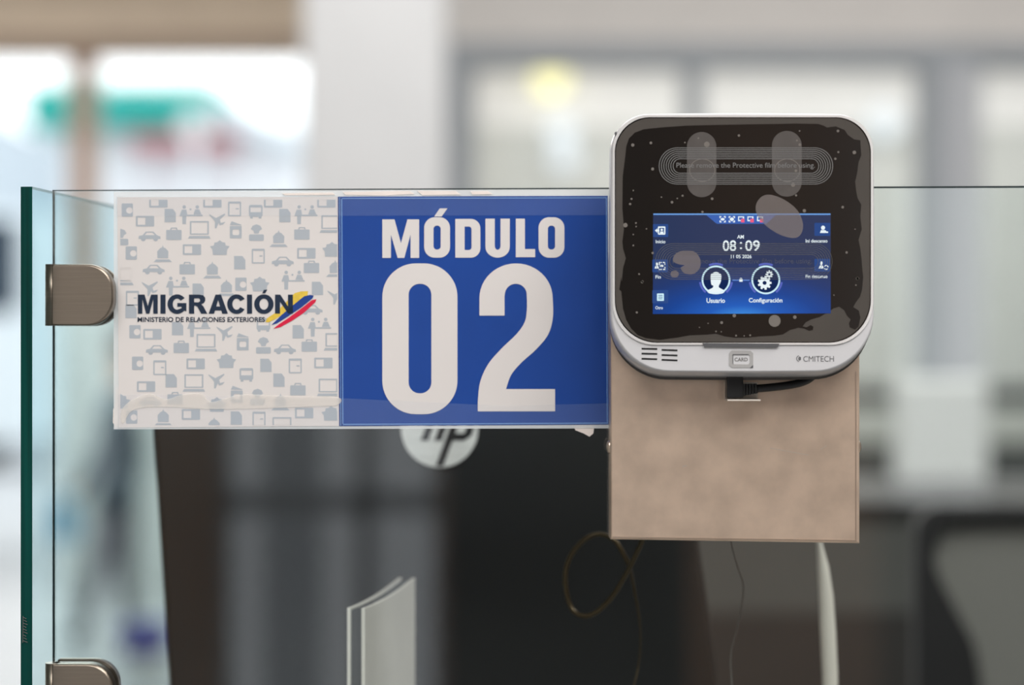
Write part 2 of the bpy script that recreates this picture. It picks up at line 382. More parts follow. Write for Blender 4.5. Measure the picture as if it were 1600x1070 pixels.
# facade: tan head beam, posts, panes
zb = P(0, 88, FY).z
m = MB(); m.box((-8, FY, zb), (RX0, FY + 0.35, 4.3)); struct(m.build('wall_front', M['tan']))
m = MB(); m.box((-8, FY - 0.06, zb), (RX0, FY, zb + 0.13)); struct(m.build('trim_1', M['tandark']))
p0 = P(108, 0, FY).x; p1 = P(147, 0, FY).x; step = 1.78; k = 0
xs = []
for i in range(-1, 3):
    xs.append((p0 - step * i, p1 - step * i))
xs.sort()
for i, (a, b) in enumerate(xs):
    m = MB(); m.box((a, FY + 0.02, 0), (b, FY + 0.22, zb)); struct(m.build('trim_%d' % (2 + i), M['tanpost'], bevel=0.01))
for i in range(len(xs) - 1):
    m = MB(); m.box((xs[i][1], FY + 0.10, 0), (xs[i + 1][0], FY + 0.112, zb)); struct(m.build('window_%d' % (i + 1), M['winglass']))
m = MB(); m.box((P(92, 0, 13.6).x, 13.6, 0), (RX0, 13.7, P(0, 470, 13.6).z)); struct(m.build('wall_partition', M['partition'], bevel=0.01))
# office window wall
z_t0, z_t1 = P(0, 104, WY).z, P(0, 66, WY).z
z_s0, z_s1 = P(0, 692, WY).z, P(0, 640, WY).z
m = MB(); m.box((RX0, WY, z_t1), (8, WY + 0.15, 4.3)); m.box((RX0, WY, 0), (8, WY + 0.15, z_s0), 1)
struct(m.build('wall_back', [M['wall'], M['lowwall']]))
m = MB(); m.box((RX0, WY - 0.05, z_s0), (8, WY + 0.15, z_s1)); struct(m.build('trim_8', M['sill'], bevel=0.008))
m = MB(); m.box((RX0, WY - 0.03, z_t0), (8, WY + 0.15, z_t1)); struct(m.build('trim_9', M['frame'], bevel=0.005))
posts = [(690, 742), (1068, 1099), (1437, 1532), (1880, 1915), (2300, 2335)]
for i, (a, b) in enumerate(posts):
    m = MB(); m.box((P(a, 0, WY).x, WY - 0.03, z_s1), (P(b, 0, WY).x, WY + 0.15, z_t0)); struct(m.build('trim_%d' % (10 + i), M['frame'], bevel=0.005))
m = MB(); m.box((P(1472, 0, WY).x, WY - 0.06, z_s1), (P(1528, 0, WY).x, WY - 0.03, z_t0)); struct(m.build('trim_20', M['frame_lit'], bevel=0.004))  # lighter strip paints the lit side of the wide post
for i in range(len(posts) - 1):
    m = MB(); m.box((P(posts[i][1], 0, WY).x, WY + 0.06, z_s1), (P(posts[i + 1][0], 0, WY).x, WY + 0.068, z_t0))
    struct(m.build('window_%d' % (10 + i), M['winglass']))
# room beyond the panes
OY = 13.0
zsplit = P(0, 196, OY).z
m = MB(); m.box((RX0 + 0.15, OY, 0), (8, OY + 0.12, zsplit), 1); m.box((RX0 + 0.15, OY, zsplit), (8, OY + 0.12, 4.3))
struct(m.build('wall_office', [M['office_upper'], M['office_lower']]))
# white column between facade and office
cy0 = 5.5
m = MB(); a, b = P(472, 0, cy0).x, P(694, 0, cy0).x; m.box((a, cy0, 0), (b, cy0 + 0.42, 4.3)); struct(m.build('wall_column', M['column'], bevel=0.02))
# wall behind the camera: two glazed doors, brown panelling, black right end and pillar added to darken reflections
BY = -6.5
def V(px): return (px - 800) * (-BY - CAMY) / FPX     # where something on that wall stands so that the pane mirrors it at px
def VZ(py): return CAMZ - (py - 535) * (-BY - CAMY) / FPX
m = MB()
doors = [(V(20), V(205)), (V(345), V(690)), (V(1404), V(1556))]
zt = 2.6
m.box((-8, BY - 0.15, 0), (doors[0][0], BY, 4.3), 1); m.box((doors[0][1], BY - 0.15, 0), (doors[1][0], BY, 4.3), 0)
m.box((doors[1][1], BY - 0.15, 0), (V(1370), BY, 4.3), 0); m.box((V(1370), BY - 0.15, 0), (doors[2][0], BY, 4.3), 2); m.box((doors[2][1], BY - 0.15, 0), (8, BY, 4.3), 2); m.box((doors[2][0], BY - 0.15, 0), (doors[2][1], BY, VZ(785)), 2)
for a, b in doors: m.box((a, BY - 0.15, zt), (b, BY, 4.3), 0 if b < 0 else 2)
struct(m.build('wall_rear', [M['wood'], M['wall'], M['rear_black']]))
m = MB(); m.box((doors[2][0], BY - 0.075, VZ(785)), (doors[2][1], BY - 0.067, zt)); struct(m.build('window_20', M['winglass']))  # unseen slit window, added to mirror as a bright strip in the glass
for i, (a, b) in enumerate(doors[:2]):
    m = MB(); c = V(570) if i == 1 else (a + b) / 2
    m.box((c - 0.03, BY - 0.1, 0), (c + 0.03, BY - 0.03, zt)); m.box((a, BY - 0.1, VZ(803)), (b, BY - 0.03, VZ(768)))
    m.box((a, BY - 0.1, 0), (a + 0.03, BY - 0.03, zt)); m.box((b - 0.03, BY - 0.1, 0), (b, BY - 0.03, zt))
    m.box((a, BY - 0.075, 0), (b, BY - 0.067, zt), 1)
    if i == 1: m.box((V(408), BY - 0.06, 0), (V(500), BY - 0.052, zt), 2)  # inner pane added to dim part of the mirrored door
    struct(m.build('door_%d' % (i + 1), [M['frame'], M['doorglass'], M['smoke_pane']]))
PYY = -3.0
sp = (-PYY - CAMY) / FPX
m = MB(); m.box((-100 * sp, PYY - 0.4, 0), (275 * sp, PYY, 4.3)); struct(m.build('wall_reflection_blocker', M['rear_black'], bevel=0.02))  # unseen pillar, added to mirror as a dark area in the glass
# outside ground
m = MB(); m.box((-30, FY + 0.4, -0.3), (20, 60, -0.05)); struct(m.build('ground', M['ground']))

# ================================================================== OUTSIDE
BYD = 42.0
def B(px, py): return P(px, py, BYD)
bl = thing('terminal_building', 'pale building with teal roof fascia outside behind the left windows', 'building', (B(200, 0).x, BYD + 2, -0.05))
m = MB(); a, b = B(60, 195), B(470, 0); m.box((a.x, BYD, -0.05), (b.x, BYD + 6, a.z)); m.build('wall', M['outwall'], bl)
m = MB(); a, b = B(52, 203), B(340, 134); m.box((a.x, BYD - 0.6, a.z), (b.x, BYD + 6, b.z)); m.build('roof_fascia', M['teal'], bl)
m = MB(); m.plate([[(338, 160), (345, 158), (480, 222), (480, 240), (338, 196)]], BYD + 4, 4.6, fn=lambda p, y: P(p[0], p[1], BYD) + Vector((0, 4, 0))); m.build('lean_to_roof', M['palegrey_roof'], bl)
m = MB(); a, b = B(212, 236), B(372, 216); m.box((a.x, BYD - 0.9, a.z), (b.x, BYD - 0.02, b.z)); m.build('awning', M['rose'], bl)
m = MB(); a, b = B(-260, 640), B(6, 104); m.box((a.x, 34, -0.05), (b.x * 0.845, 40, 4.9))
tag(m.build('annex_building', M['bluegrey']), 'pale blue grey block outside at the far left edge', 'building')
bsy = 28.0
bu = thing('bus', 'pale bus with dark blue windows parked outside at the far left edge', 'bus', (P(-300, 0, bsy).x, bsy + 1.2, -0.05))
bx0, bx1 = P(-900, 0, bsy).x, P(46, 0, bsy).x
m = MB(); m.box((bx0, bsy, 0.3), (bx1, bsy + 2.4, 3.15)); m.build('body', M['palegrey_roof'], bu, bevel=0.12)
zw0, zw1 = P(0, 488, bsy).z, P(0, 342, bsy).z
for a, b in ((-150, 28), (-330, -170), (-510, -350), (-690, -530)):
    m = MB(); m.box((P(a, 0, bsy).x, bsy - 0.02, zw0), (P(b, 0, bsy).x, bsy + 0.05, zw1)); m.build('bus_window', M['buswin'], bu, bevel=0.01)
for px in (-700, -90):
    for yy in (bsy + 0.02, bsy + 2.1):
        cw = P(px, 0, bsy).x; m = MB(); m.loft([[(cw + 0.45 * math.cos(k * math.pi / 12), y_, 0.40 + 0.45 * math.sin(k * math.pi / 12)) for k in range(24)] for y_ in (yy - 0.06, yy + 0.24)]); m.build('wheel', M['rubber'], bu)
fl = thing('floodlight', 'round white floodlight on pole in front of teal roof', 'lamp', (P(303, 0, 30).x, 30, -0.05))
c = P(303, 196, 30)
m = MB(); m.tube([(c.x, 30, -0.05), (c.x, 30, c.z - 0.16)], 0.05, 12); m.build('pole', M['palegrey_roof'], fl)
m = MB(); m.ball(c, (0.19, 0.1, 0.19), 24); m.build('lamp_head', M['lamp_cool'], fl)

# ================================================================== MID GROUND
# warm lamp and white glowing discs on the office wall
for i, (px, py, r, mt, lb, rk) in enumerate([
        (861, 124, 26, 'lamp_warm', 'round warm yellow lamp glowing on wall behind office pane', 'warm'),
        (877, 204, 22, 'lamp_cool', 'round white glowing disc directly below the yellow lamp', 'cool'),
        (882, 246, 22, 'lamp_cool', 'lowest round white glowing disc in the column under the yellow one', 'cool'),
        (1382, 194, 24, 'lamp_cool', 'round white glowing disc beside top right corner of the iris reader', 'cool')]):
    c = P(px, py, OY - 0.09); s = S(OY) * r
    t = thing('wall_lamp', lb, 'lamp', (c.x, OY, c.z))
    m = MB(); m.loft([[(c.x + s * 0.7 * math.cos(k * math.pi / 12), yy, c.z + s * 0.7 * math.sin(k * math.pi / 12)) for k in range(24)] for yy in (OY - 0.001, OY - 0.04)]); m.build('wall_base', M['frame'], t)
    m = MB(); m.ball((c.x, OY - 0.09, c.z), (s, 0.055, s), 24); m.build('lamp_globe', M[mt], t)
# office desk behind the panes
dz0, dz1 = P(0, 636, 9.6).z, P(0, 604, 9.6).z
t = thing('office_desk', 'grey desk with tall screen panel behind the right window panes', 'desk', (2.4, 9.6, 0))
m = MB(); m.box((0.6, 9.6, dz0), (4.4, 9.66, dz1)); m.build('screen_panel', M['lowwall'], t)
m = MB(); m.box((0.6, 9.66, 0.72), (4.4, 10.4, 0.76)); m.build('desktop', M['deskgrey'], t)
for xx in (0.62, 4.34):
    m = MB(); m.box((xx, 9.6, 0), (xx + 0.05, 9.66, dz0)); m.box((xx, 9.66, 0), (xx + 0.05, 10.3, 0.72)); m.build('leg', M['lowwall'], t)
# white totem
ty = 4.6
a, b = P(1412, 592, ty), P(1546, 785, ty)
t = thing('information_totem', 'plain white upright totem behind the dark counter at right', 'totem', ((a.x + b.x) / 2, ty + 0.1, 0))
m = MB(); m.box((a.x, ty, 0.03), (b.x, ty + 0.2, a.z)); m.build('body', M['totem'], t, bevel=0.015)
m = MB(); m.box((a.x - 0.06, ty - 0.06, 0), (b.x + 0.06, ty + 0.26, 0.03)); m.build('base', M['frame'], t)
# dark counter
ky = 2.6
t = thing('service_counter', 'dark grey service counter with black top behind mesh chair', 'counter', (1.3, ky + 0.3, 0))
x0 = P(870, 0, ky).x; x1 = 2.9
zt0, zt1, zm = P(0, 806, ky).z, P(0, 783, ky).z, P(0, 958, ky).z
m = MB(); m.box((x0, ky, zt0), (x1, ky + 0.7, zt1)); m.build('counter_top', M['dktop'], t, bevel=0.004)
m = MB(); m.box((x0 + 0.01, ky + 0.02, zm), (x1 - 0.01, ky + 0.66, zt0)); m.build('upper_panel', M['dkcounter'], t)
m = MB(); m.box((x0 + 0.01, ky + 0.02, 0), (x1 - 0.01, ky + 0.66, zm)); m.build('lower_panel', M['dkcounter2'], t)
# booth platform
m = MB(); m.box((-0.9, 0.62, 0), (2.9, 2.5, 0.20)); struct(m.build('floor_platform', M['dkcounter2']))

# mesh back chair
hy = 1.25
t = thing('office_chair', 'black framed office chair with grey mesh back behind glass', 'chair', (P(1727, 0, hy).x, hy + 0.25, 0.20))
m = MB()
hole = smooth([(1453, 880), (1456, 848), (1468, 827), (1495, 815), (1730, 812), (1960, 815), (1986, 827), (1998, 848), (2001, 880), (1970, 945), (1940, 1005), (1928, 1080), (1920, 1148), (1730, 1155), (1534, 1148), (1526, 1080), (1514, 1005), (1484, 945)], 4)
m.plate([rr(1424, 788, 2030, 1185, (40, 40, 60, 60)), hole], hy + 0.035, 0.035); m.build('back_frame', M['chairframe'], t, bevel=0.006)
m = MB(); m.plate([[(727 * 0 + 1727 + (p[0] - 1727) * 1.03, 985 + (p[1] - 985) * 1.03) for p in hole]], hy + 0.022, 0.004); m.build('mesh_panel', M['weave'], t)
for a, b in ((1578, 1612), (1842, 1876)):
    m = MB(); m.plate([rect(a, 805, b, 1170)], hy + 0.05, 0.016); m.build('back_strut', M['chairframe'], t, bevel=0.004)
cx = P(1727, 0, hy).x
m = MB(); m.loft([[(cx + (rr_ * math.cos(q) if abs(math.cos(q)) < 2 else 0), hy + 0.29 + ry_ * math.sin(q), z) for q in [k * math.pi / 18 for k in range(36)]] for rr_, ry_, z in ((0.20, 0.19, 0.62), (0.235, 0.225, 0.64), (0.235, 0.225, 0.67), (0.21, 0.20, 0.69))]); m.build('seat', M['chairframe'], t)
m = MB(); m.tube([(cx, hy + 0.015, 1.13), (cx, hy + 0.0, 0.95), (cx, hy + 0.03, 0.72), (cx, hy + 0.14, 0.61), (cx, hy + 0.26, 0.61)], 0.022); m.build('back_stem', M['chairframe'], t)
m = MB(); m.tube([(cx, hy + 0.29, 0.62), (cx, hy + 0.29, 0.30)], 0.025); m.build('gas_lift', M['chairframe'], t)
for k in range(5):
    a = 2 * math.pi * k / 5; e = Vector((cx + 0.29 * math.cos(a), hy + 0.29 + 0.29 * math.sin(a), 0.265))
    m = MB(); m.tube([(cx, hy + 0.29, 0.31), e], [0.028, 0.016], 8); l = m.build('leg', M['chairframe'], t)
    m = MB(); m.ball(e + Vector((0, 0, -0.037)), (0.02, 0.02, 0.028), 12); m.build('caster', M['rubber'], l)

# walking person far off at left, seen from the side
def skin_body(name, verts, edges, radii, root, mats, matfn, parent):
    me = bpy.data.meshes.new('sk'); me.from_pydata(verts, edges, []); o = bpy.data.objects.new('sk', me); COL.objects.link(o)
    o.modifiers.new('s', 'SKIN'); sv = me.skin_vertices[0].data
    for i, r in enumerate(radii): sv[i].radius = r if isinstance(r, tuple) else (r, r)
    for i in range(len(verts)): sv[i].use_root = (i == root)
    ss = o.modifiers.new('u', 'SUBSURF'); ss.levels = 2; ss.render_levels = 2
    dg = bpy.context.evaluated_depsgraph_get(); nm = bpy.data.meshes.new_from_object(o.evaluated_get(dg)); nm.name = name
    bpy.data.objects.remove(o); bpy.data.meshes.remove(me)
    nm.materials.clear()
    for mm in mats: nm.materials.append(mm)
    base = BASE[parent.name]
    for p in nm.polygons: p.use_smooth = True; p.material_index = matfn(p.center)
    for v in nm.vertices: v.co -= base
    ob = bpy.data.objects.new(name, nm); COL.objects.link(ob); ob.parent = parent; BASE[ob.name] = base; return ob
wy = 11.1
q = lambda px, py, dy=0.0: tuple(P(px, py, wy) + Vector((0, dy, 0)))
t = thing('person', 'person in dark teal clothes walking across the hall beyond the glass', 'person', (P(175, 0, wy).x, wy, 0))
V_ = [q(182, 772), q(184, 725), q(188, 672), q(191, 628), q(195, 598), q(196, 576), q(195, 548), q(193, 522),      # 0-7 pelvis..crown
      q(178, 800, -0.08), q(156, 888, -0.09), q(134, 972, -0.09), q(133, 990, -0.09), q(108, 994, -0.10),                 # 8-12 near leg
      q(186, 800, 0.08), q(190, 888, 0.09), q(194, 975, 0.09), q(193, 990, 0.09), q(170, 994, 0.10),                    # 13-17 far leg
      q(188, 640, -0.17), q(168, 710, -0.20), q(134, 762, -0.18), q(122, 770, -0.17),                              # 18-21 near arm
      q(192, 640, 0.17), q(206, 712, 0.20), q(196, 772, 0.20), q(193, 790, 0.20)]                                  # 22-25 far arm
E_ = [(0, 1), (1, 2), (2, 3), (3, 4), (4, 5), (5, 6), (6, 7), (0, 8), (8, 9), (9, 10), (10, 11), (11, 12), (0, 13), (13, 14), (14, 15), (15, 16), (16, 17),
      (3, 18), (18, 19), (19, 20), (20, 21), (3, 22), (22, 23), (23, 24), (24, 25)]
R_ = [0.125, 0.12, 0.13, 0.12, 0.06, 0.055, 0.095, 0.075, 0.095, 0.062, 0.043, 0.042, 0.033, 0.095, 0.062, 0.043, 0.042, 0.033,
      0.062, 0.048, 0.034, 0.036, 0.062, 0.048, 0.034, 0.036]
zneck = P(0, 604, wy).z; zwaist = P(0, 780, wy).z; xh = P(132, 0, wy).x
def pm(c):
    if c.z > zneck: return 2
    if c.x < xh and c.z > zwaist - 0.1: return 2
    return 0 if c.z > zwaist else 1
skin_body('body', V_, E_, R_, 0, [M['teal_cloth'], M['navy_cloth'], M['skin']], pm, t)
m = MB(); m.ball(Vector(q(200, 534)), (0.095, 0.098, 0.105), 16); m.build('hair', M['hair'], t)
m = MB(); c = Vector(q(110, 806, -0.17)); m.loft([[(c.x + sx * k, c.y + sy * 0.04, c.z + dz) for sx, sy in ((-1, -1), (1, -1), (1, 1), (-1, 1))] for dz, k in ((-0.12, 0.07), (-0.05, 0.075), (0.09, 0.05))], smooth=False)
m.tube([c + Vector((-0.03, 0, 0.09)), c + Vector((-0.01, 0, 0.125)), c + Vector((0.02, 0, 0.125)), c + Vector((0.03, 0, 0.09))], 0.006, 6)
tag(m.build('shoulder_bag', M['bluebag']), 'small light blue bag held in hand of walking person', 'bag')
# violet crate on the floor
c0 = P(190, 1024, 9.7); c1 = P(252, 982, 9.7)
t = thing('crate', 'violet blue plastic crate standing low beyond glass at lower left', 'crate', ((c0.x + c1.x) / 2, 9.9, 0))
h = c1.z
m = MB(); x0, x1, y0, y1 = c0.x, c1.x, 9.7, 9.98
zc = c0.z
m.box((x0, y0, zc), (x1, y0 + 0.01, h)); m.box((x0, y1 - 0.01, zc), (x1, y1, h)); m.box((x0, y0, zc), (x0 + 0.01, y1, h)); m.box((x1 - 0.01, y0, zc), (x1, y1, h)); m.box((x0, y0, zc), (x1, y1, zc + 0.01))
m.build('tub', M['violet'], t)
m = MB(); fr = lambda g, z: [(x0 + g, y0 + g, z), (x1 - g, y0 + g, z), (x1 - g, y1 - g, z), (x0 + g, y1 - g, z)]
m.loft([fr(0.0102, h - 0.02), fr(-0.008, h - 0.02), fr(-0.008, h + 0.004), fr(0.0102, h + 0.004), fr(0.0102, h - 0.02)], cap0=False, cap1=False, smooth=False); m.build('rim', M['violet'], t)
m = MB(); m.box((x0 + 0.01, y0 + 0.01, 0), (x1 - 0.01, y1 - 0.01, zc)); tag(m.build('white_carton', M['column'], bevel=0.004), 'low white carton underneath the violet blue crate', 'box')

# ================================================================== BOOTH COUNTER (just under the picture)
CT = 1.20
t = thing('booth_counter', 'grey counter below the glass panel carrying the monitor', 'counter', (0.1, 0.2, 0))
m = MB(); m.box((-0.75, -0.14, CT - 0.04), (1.3, 0.5, CT)); m.build('counter_top', M['worktop'], t, bevel=0.004)
m = MB(); m.box((-0.72, -0.08, 0), (1.27, 0.45, CT - 0.04)); m.build('front_panel', M['dkcounter'], t)

# ================================================================== GLASS
GT = 0.008
xl = P(82, 0, 0).x; zl, zr = P(0, 297.5, 0).z, P(0, 291.0, 0).z
xr = 1.15
def zt_at(x): return zl + (zr - zl) * (x - xl) / (P(1600, 0, 0).x - xl)
m = MB()
v = [(xl, 0, CT), (xr, 0, CT), (xr, 0, zt_at(xr)), (xl, 0, zl), (xl, GT, CT), (xr, GT, CT), (xr, GT, zt_at(xr)), (xl, GT, zl)]
m.add(v, [(0, 1, 2, 3), (5, 4, 7, 6)], 0); m.add(v, [(3, 2, 6, 7)], 1); m.add(v, [(4, 0, 3, 7), (1, 5, 6, 2), (4, 5, 1, 0)], 2)
gp = tag(m.build('glass_partition', [M['glass'], M['edge_thin'], M['edge_thin']], recalc=False), 'wide clear glass panel that the sign is taped to', 'glass panel')
m = MB(); m.plate([[(82, 296.9), (1640, 290.2), (3764, 281.1), (3764, 284.4), (1640, 293.3), (800, 295.9), (82, 298.2)]], 0.0, 0.0003); m.build('top_edge_line', M['edge_thin'], gp)  # dark strip paints the refracted edge line along the glass top
# side pane: meets the front pane at its left edge and juts slightly towards the viewer
cr = Vector((P(80, 0, 0).x - 0.0008, 0, 0)); nr = Vector((P(50.5, 0, -0.038).x, -0.038, 0))
d = (cr - nr).normalized(); nl = Vector((-d.y, d.x, 0)) * 0.0070
fe = nr + d * 0.45
zs = P(0, 291.5, -0.038).z
q4 = [nr, fe, fe + nl, nr + nl]
m = MB(); v = [(p.x, p.y, CT) for p in q4] + [(p.x, p.y, zs) for p in q4]
m.add(v, [(0, 1, 5, 4), (2, 3, 7, 6)], 0); m.add(v, [(3, 0, 4, 7), (1, 2, 6, 5)], 1); m.add(v, [(4, 5, 6, 7), (3, 2, 1, 0)], 2)
sp_ = m.build('glass_partition', [M['sideglass'], M['edge_green'], M['edge_top']], recalc=True)
tag(sp_, 'side glass panel with dark green polished edge at far left', 'glass panel')
# faint etched mark on the green edge
m = MB()
for k in range(9):
    yy = 964 + k * 4.6; m.plate([seg(36 + (k % 2), yy, 41 + (k * 7 % 3), yy + 2.5, 1.1)], -0.0384, 0.0001)
m.plate([seg(36, 962, 35.6, 1004, 0.9)], -0.0384, 0.0001)
m.build('etched_mark', M['cord'], sp_)

# ================================================================== HINGE CLAMPS
def clamp(y0, y1, label):
    cy = (y0 + y1) / 2
    t = thing('glass_clamp', label, 'hinge', (P(130, 0, 0).x, 0, P(0, y1, 0).z))
    def D(x0, x1, g): return rr(x0 + g, y0 + g, x1 - g, y1 - g, (2, 40, 40, 2), 10)
    m = MB()
    rings = [[P(p[0], p[1], 0) + Vector((0, yy, 0)) for p in D(86, 182, g)] for g, yy in ((0, -0.0006), (0, -0.0095), (0.8, -0.0115), (2.6, -0.0122))]
    m.loft(rings); m.build('front_plate', M['nickel'], t)
    m = MB(); rings = [[P(p[0], p[1], 0) + Vector((0, yy, 0)) for p in D(86, 182, g)] for g, yy in ((0, GT + 0.0006), (0, GT + 0.009), (2, GT + 0.011))]
    m.loft(rings); m.build('back_plate', M['nickel'], t)
    # rounded knuckle at the corner of the two panes
    m = MB(); c = P(85.5, 0, 0).x; za, zb_ = P(0, y1, 0).z, P(0, y0, 0).z
    m.loft([[(c - 0.0045 * math.cos(a) , -0.0058 - 0.0058 * math.sin(a), z) for a in [math.pi * k / 12 - math.pi / 2 for k in range(25)]] for z in (za, zb_)]); m.build('knuckle', M['nickel'], t)
    return t
clamp(413.5, 509, 'upper brushed nickel glass clamp beside the word on the white sign')
clamp(1033, 1130, 'lower brushed nickel glass clamp cut off by bottom of picture')

# ================================================================== THE SIGN
SY = -0.0003
t = thing('module_sign', 'blue and white module 02 sign taped to the glass', 'sign', (P(567, 0, 0).x, 0, P(0, 668, 0).z))
m = MB(); m.plate([[(183.5, 308), (529, 307.3), (531, 665.5), (186, 668)]], SY, 0.0007, 0); wp = m.build('white_sheet', M['paper'], t)
m = MB(); m.plate([[(528, 307.3), (949.5, 306), (951, 663), (530, 665.5)]], SY, 0.0008, 0); bp = m.build('blue_sheet', M['blue'], t)
yi = SY - 0.00095
m = MB()
for l in ([(528, 307.3), (533, 307.3), (535, 665.3), (530, 665.3)],): m.plate([l], SY - 0.0008, 0.0001, 0)
for l in ([(533.2, 311), (534.6, 311), (536.4, 662), (535, 662)], [(534, 309.6), (948, 308.4), (948, 309.5), (534, 310.7)], [(536, 662.2), (950, 660.2), (950, 661.6), (536, 663.6)], [(946.8, 309), (948, 309), (949.4, 660.8), (948.2, 660.8)], [(530.2, 308), (531.2, 308), (533, 665), (532, 665)]):
    m.plate([l], SY - 0.0009, 0.0001, 1)
m.build('border_lines', [M['blue_dark'], M['blue_line']], bp)
# white letters
C6 = lambda pts: [(520 + x * 0.3738, 290 + y * 0.3738) for x, y in pts]
def c6rr(x0, y0, x1, y1, r): return C6(rr(x0, y0, x1, y1, r, 10))
m = MB(); ly = SY - 0.0009; lt = 0.00012
L = lambda *loops: m.plate([C6(l) for l in loops], ly, lt)
L([(207, 141), (258, 141), (285, 240), (312, 141), (361, 141), (361, 302), (325, 302), (325, 205), (299, 302), (271, 302), (243, 205), (243, 302), (207, 302)])
Oh = lambda x0, x1: L(rr(x0, 132, x1, 301, 44, 10), rr(x0 + 39, 167, x1 - 39, 267, 14, 8))
Oh(382, 490); Oh(860, 968)
L([(424, 129), (447, 95), (479, 95), (455, 129)])
L(rr(512, 139, 617, 301, (1, 40, 40, 1), 10), rr(551, 171, 580, 269, (1, 12, 12, 1), 6))
L([(638, 138), (677, 138), (677, 250)] + [(689 - 12 * math.cos(a), 252 + 16 * math.sin(a)) for a in [math.pi * k / 10 for k in range(1, 10)]] + [(701, 250), (701, 138), (740, 138), (740, 255)] + [(689 + 51 * math.cos(a), 256 + 45 * math.sin(a)) for a in [math.pi * k / 16 for k in range(1, 16)]] + [(638, 255)])
L([(765, 138), (803, 138), (803, 265), (846, 265), (846, 299), (765, 299)])
L(rr(207, 325, 521, 955, (140, 140, 140, 140), 16), rr(317, 410, 412, 868, 46, 12))
two = [(613, 543), (613, 470)] + [(766 - 153 * math.cos(a), 470 - 145 * math.sin(a)) for a in [math.pi * k / 24 for k in range(1, 24)]] + \
      smooth([(919, 470), (920, 550), (900, 622), (850, 684), (790, 738), (746, 790), (724, 850)], 6, False) + [(929, 850), (929, 943), (606, 943)] + \
      smooth([(606, 905), (616, 820), (650, 745), (706, 680), (768, 620), (802, 570), (811, 520), (811, 462)], 6, False) + \
      [(765 + 46 * math.cos(a), 456 - 46 * math.sin(a)) for a in [math.pi * k / 16 for k in range(1, 16)]] + [(718, 462), (718, 543)]
L(two)
m.build('white_lettering', M['paper'], bp)

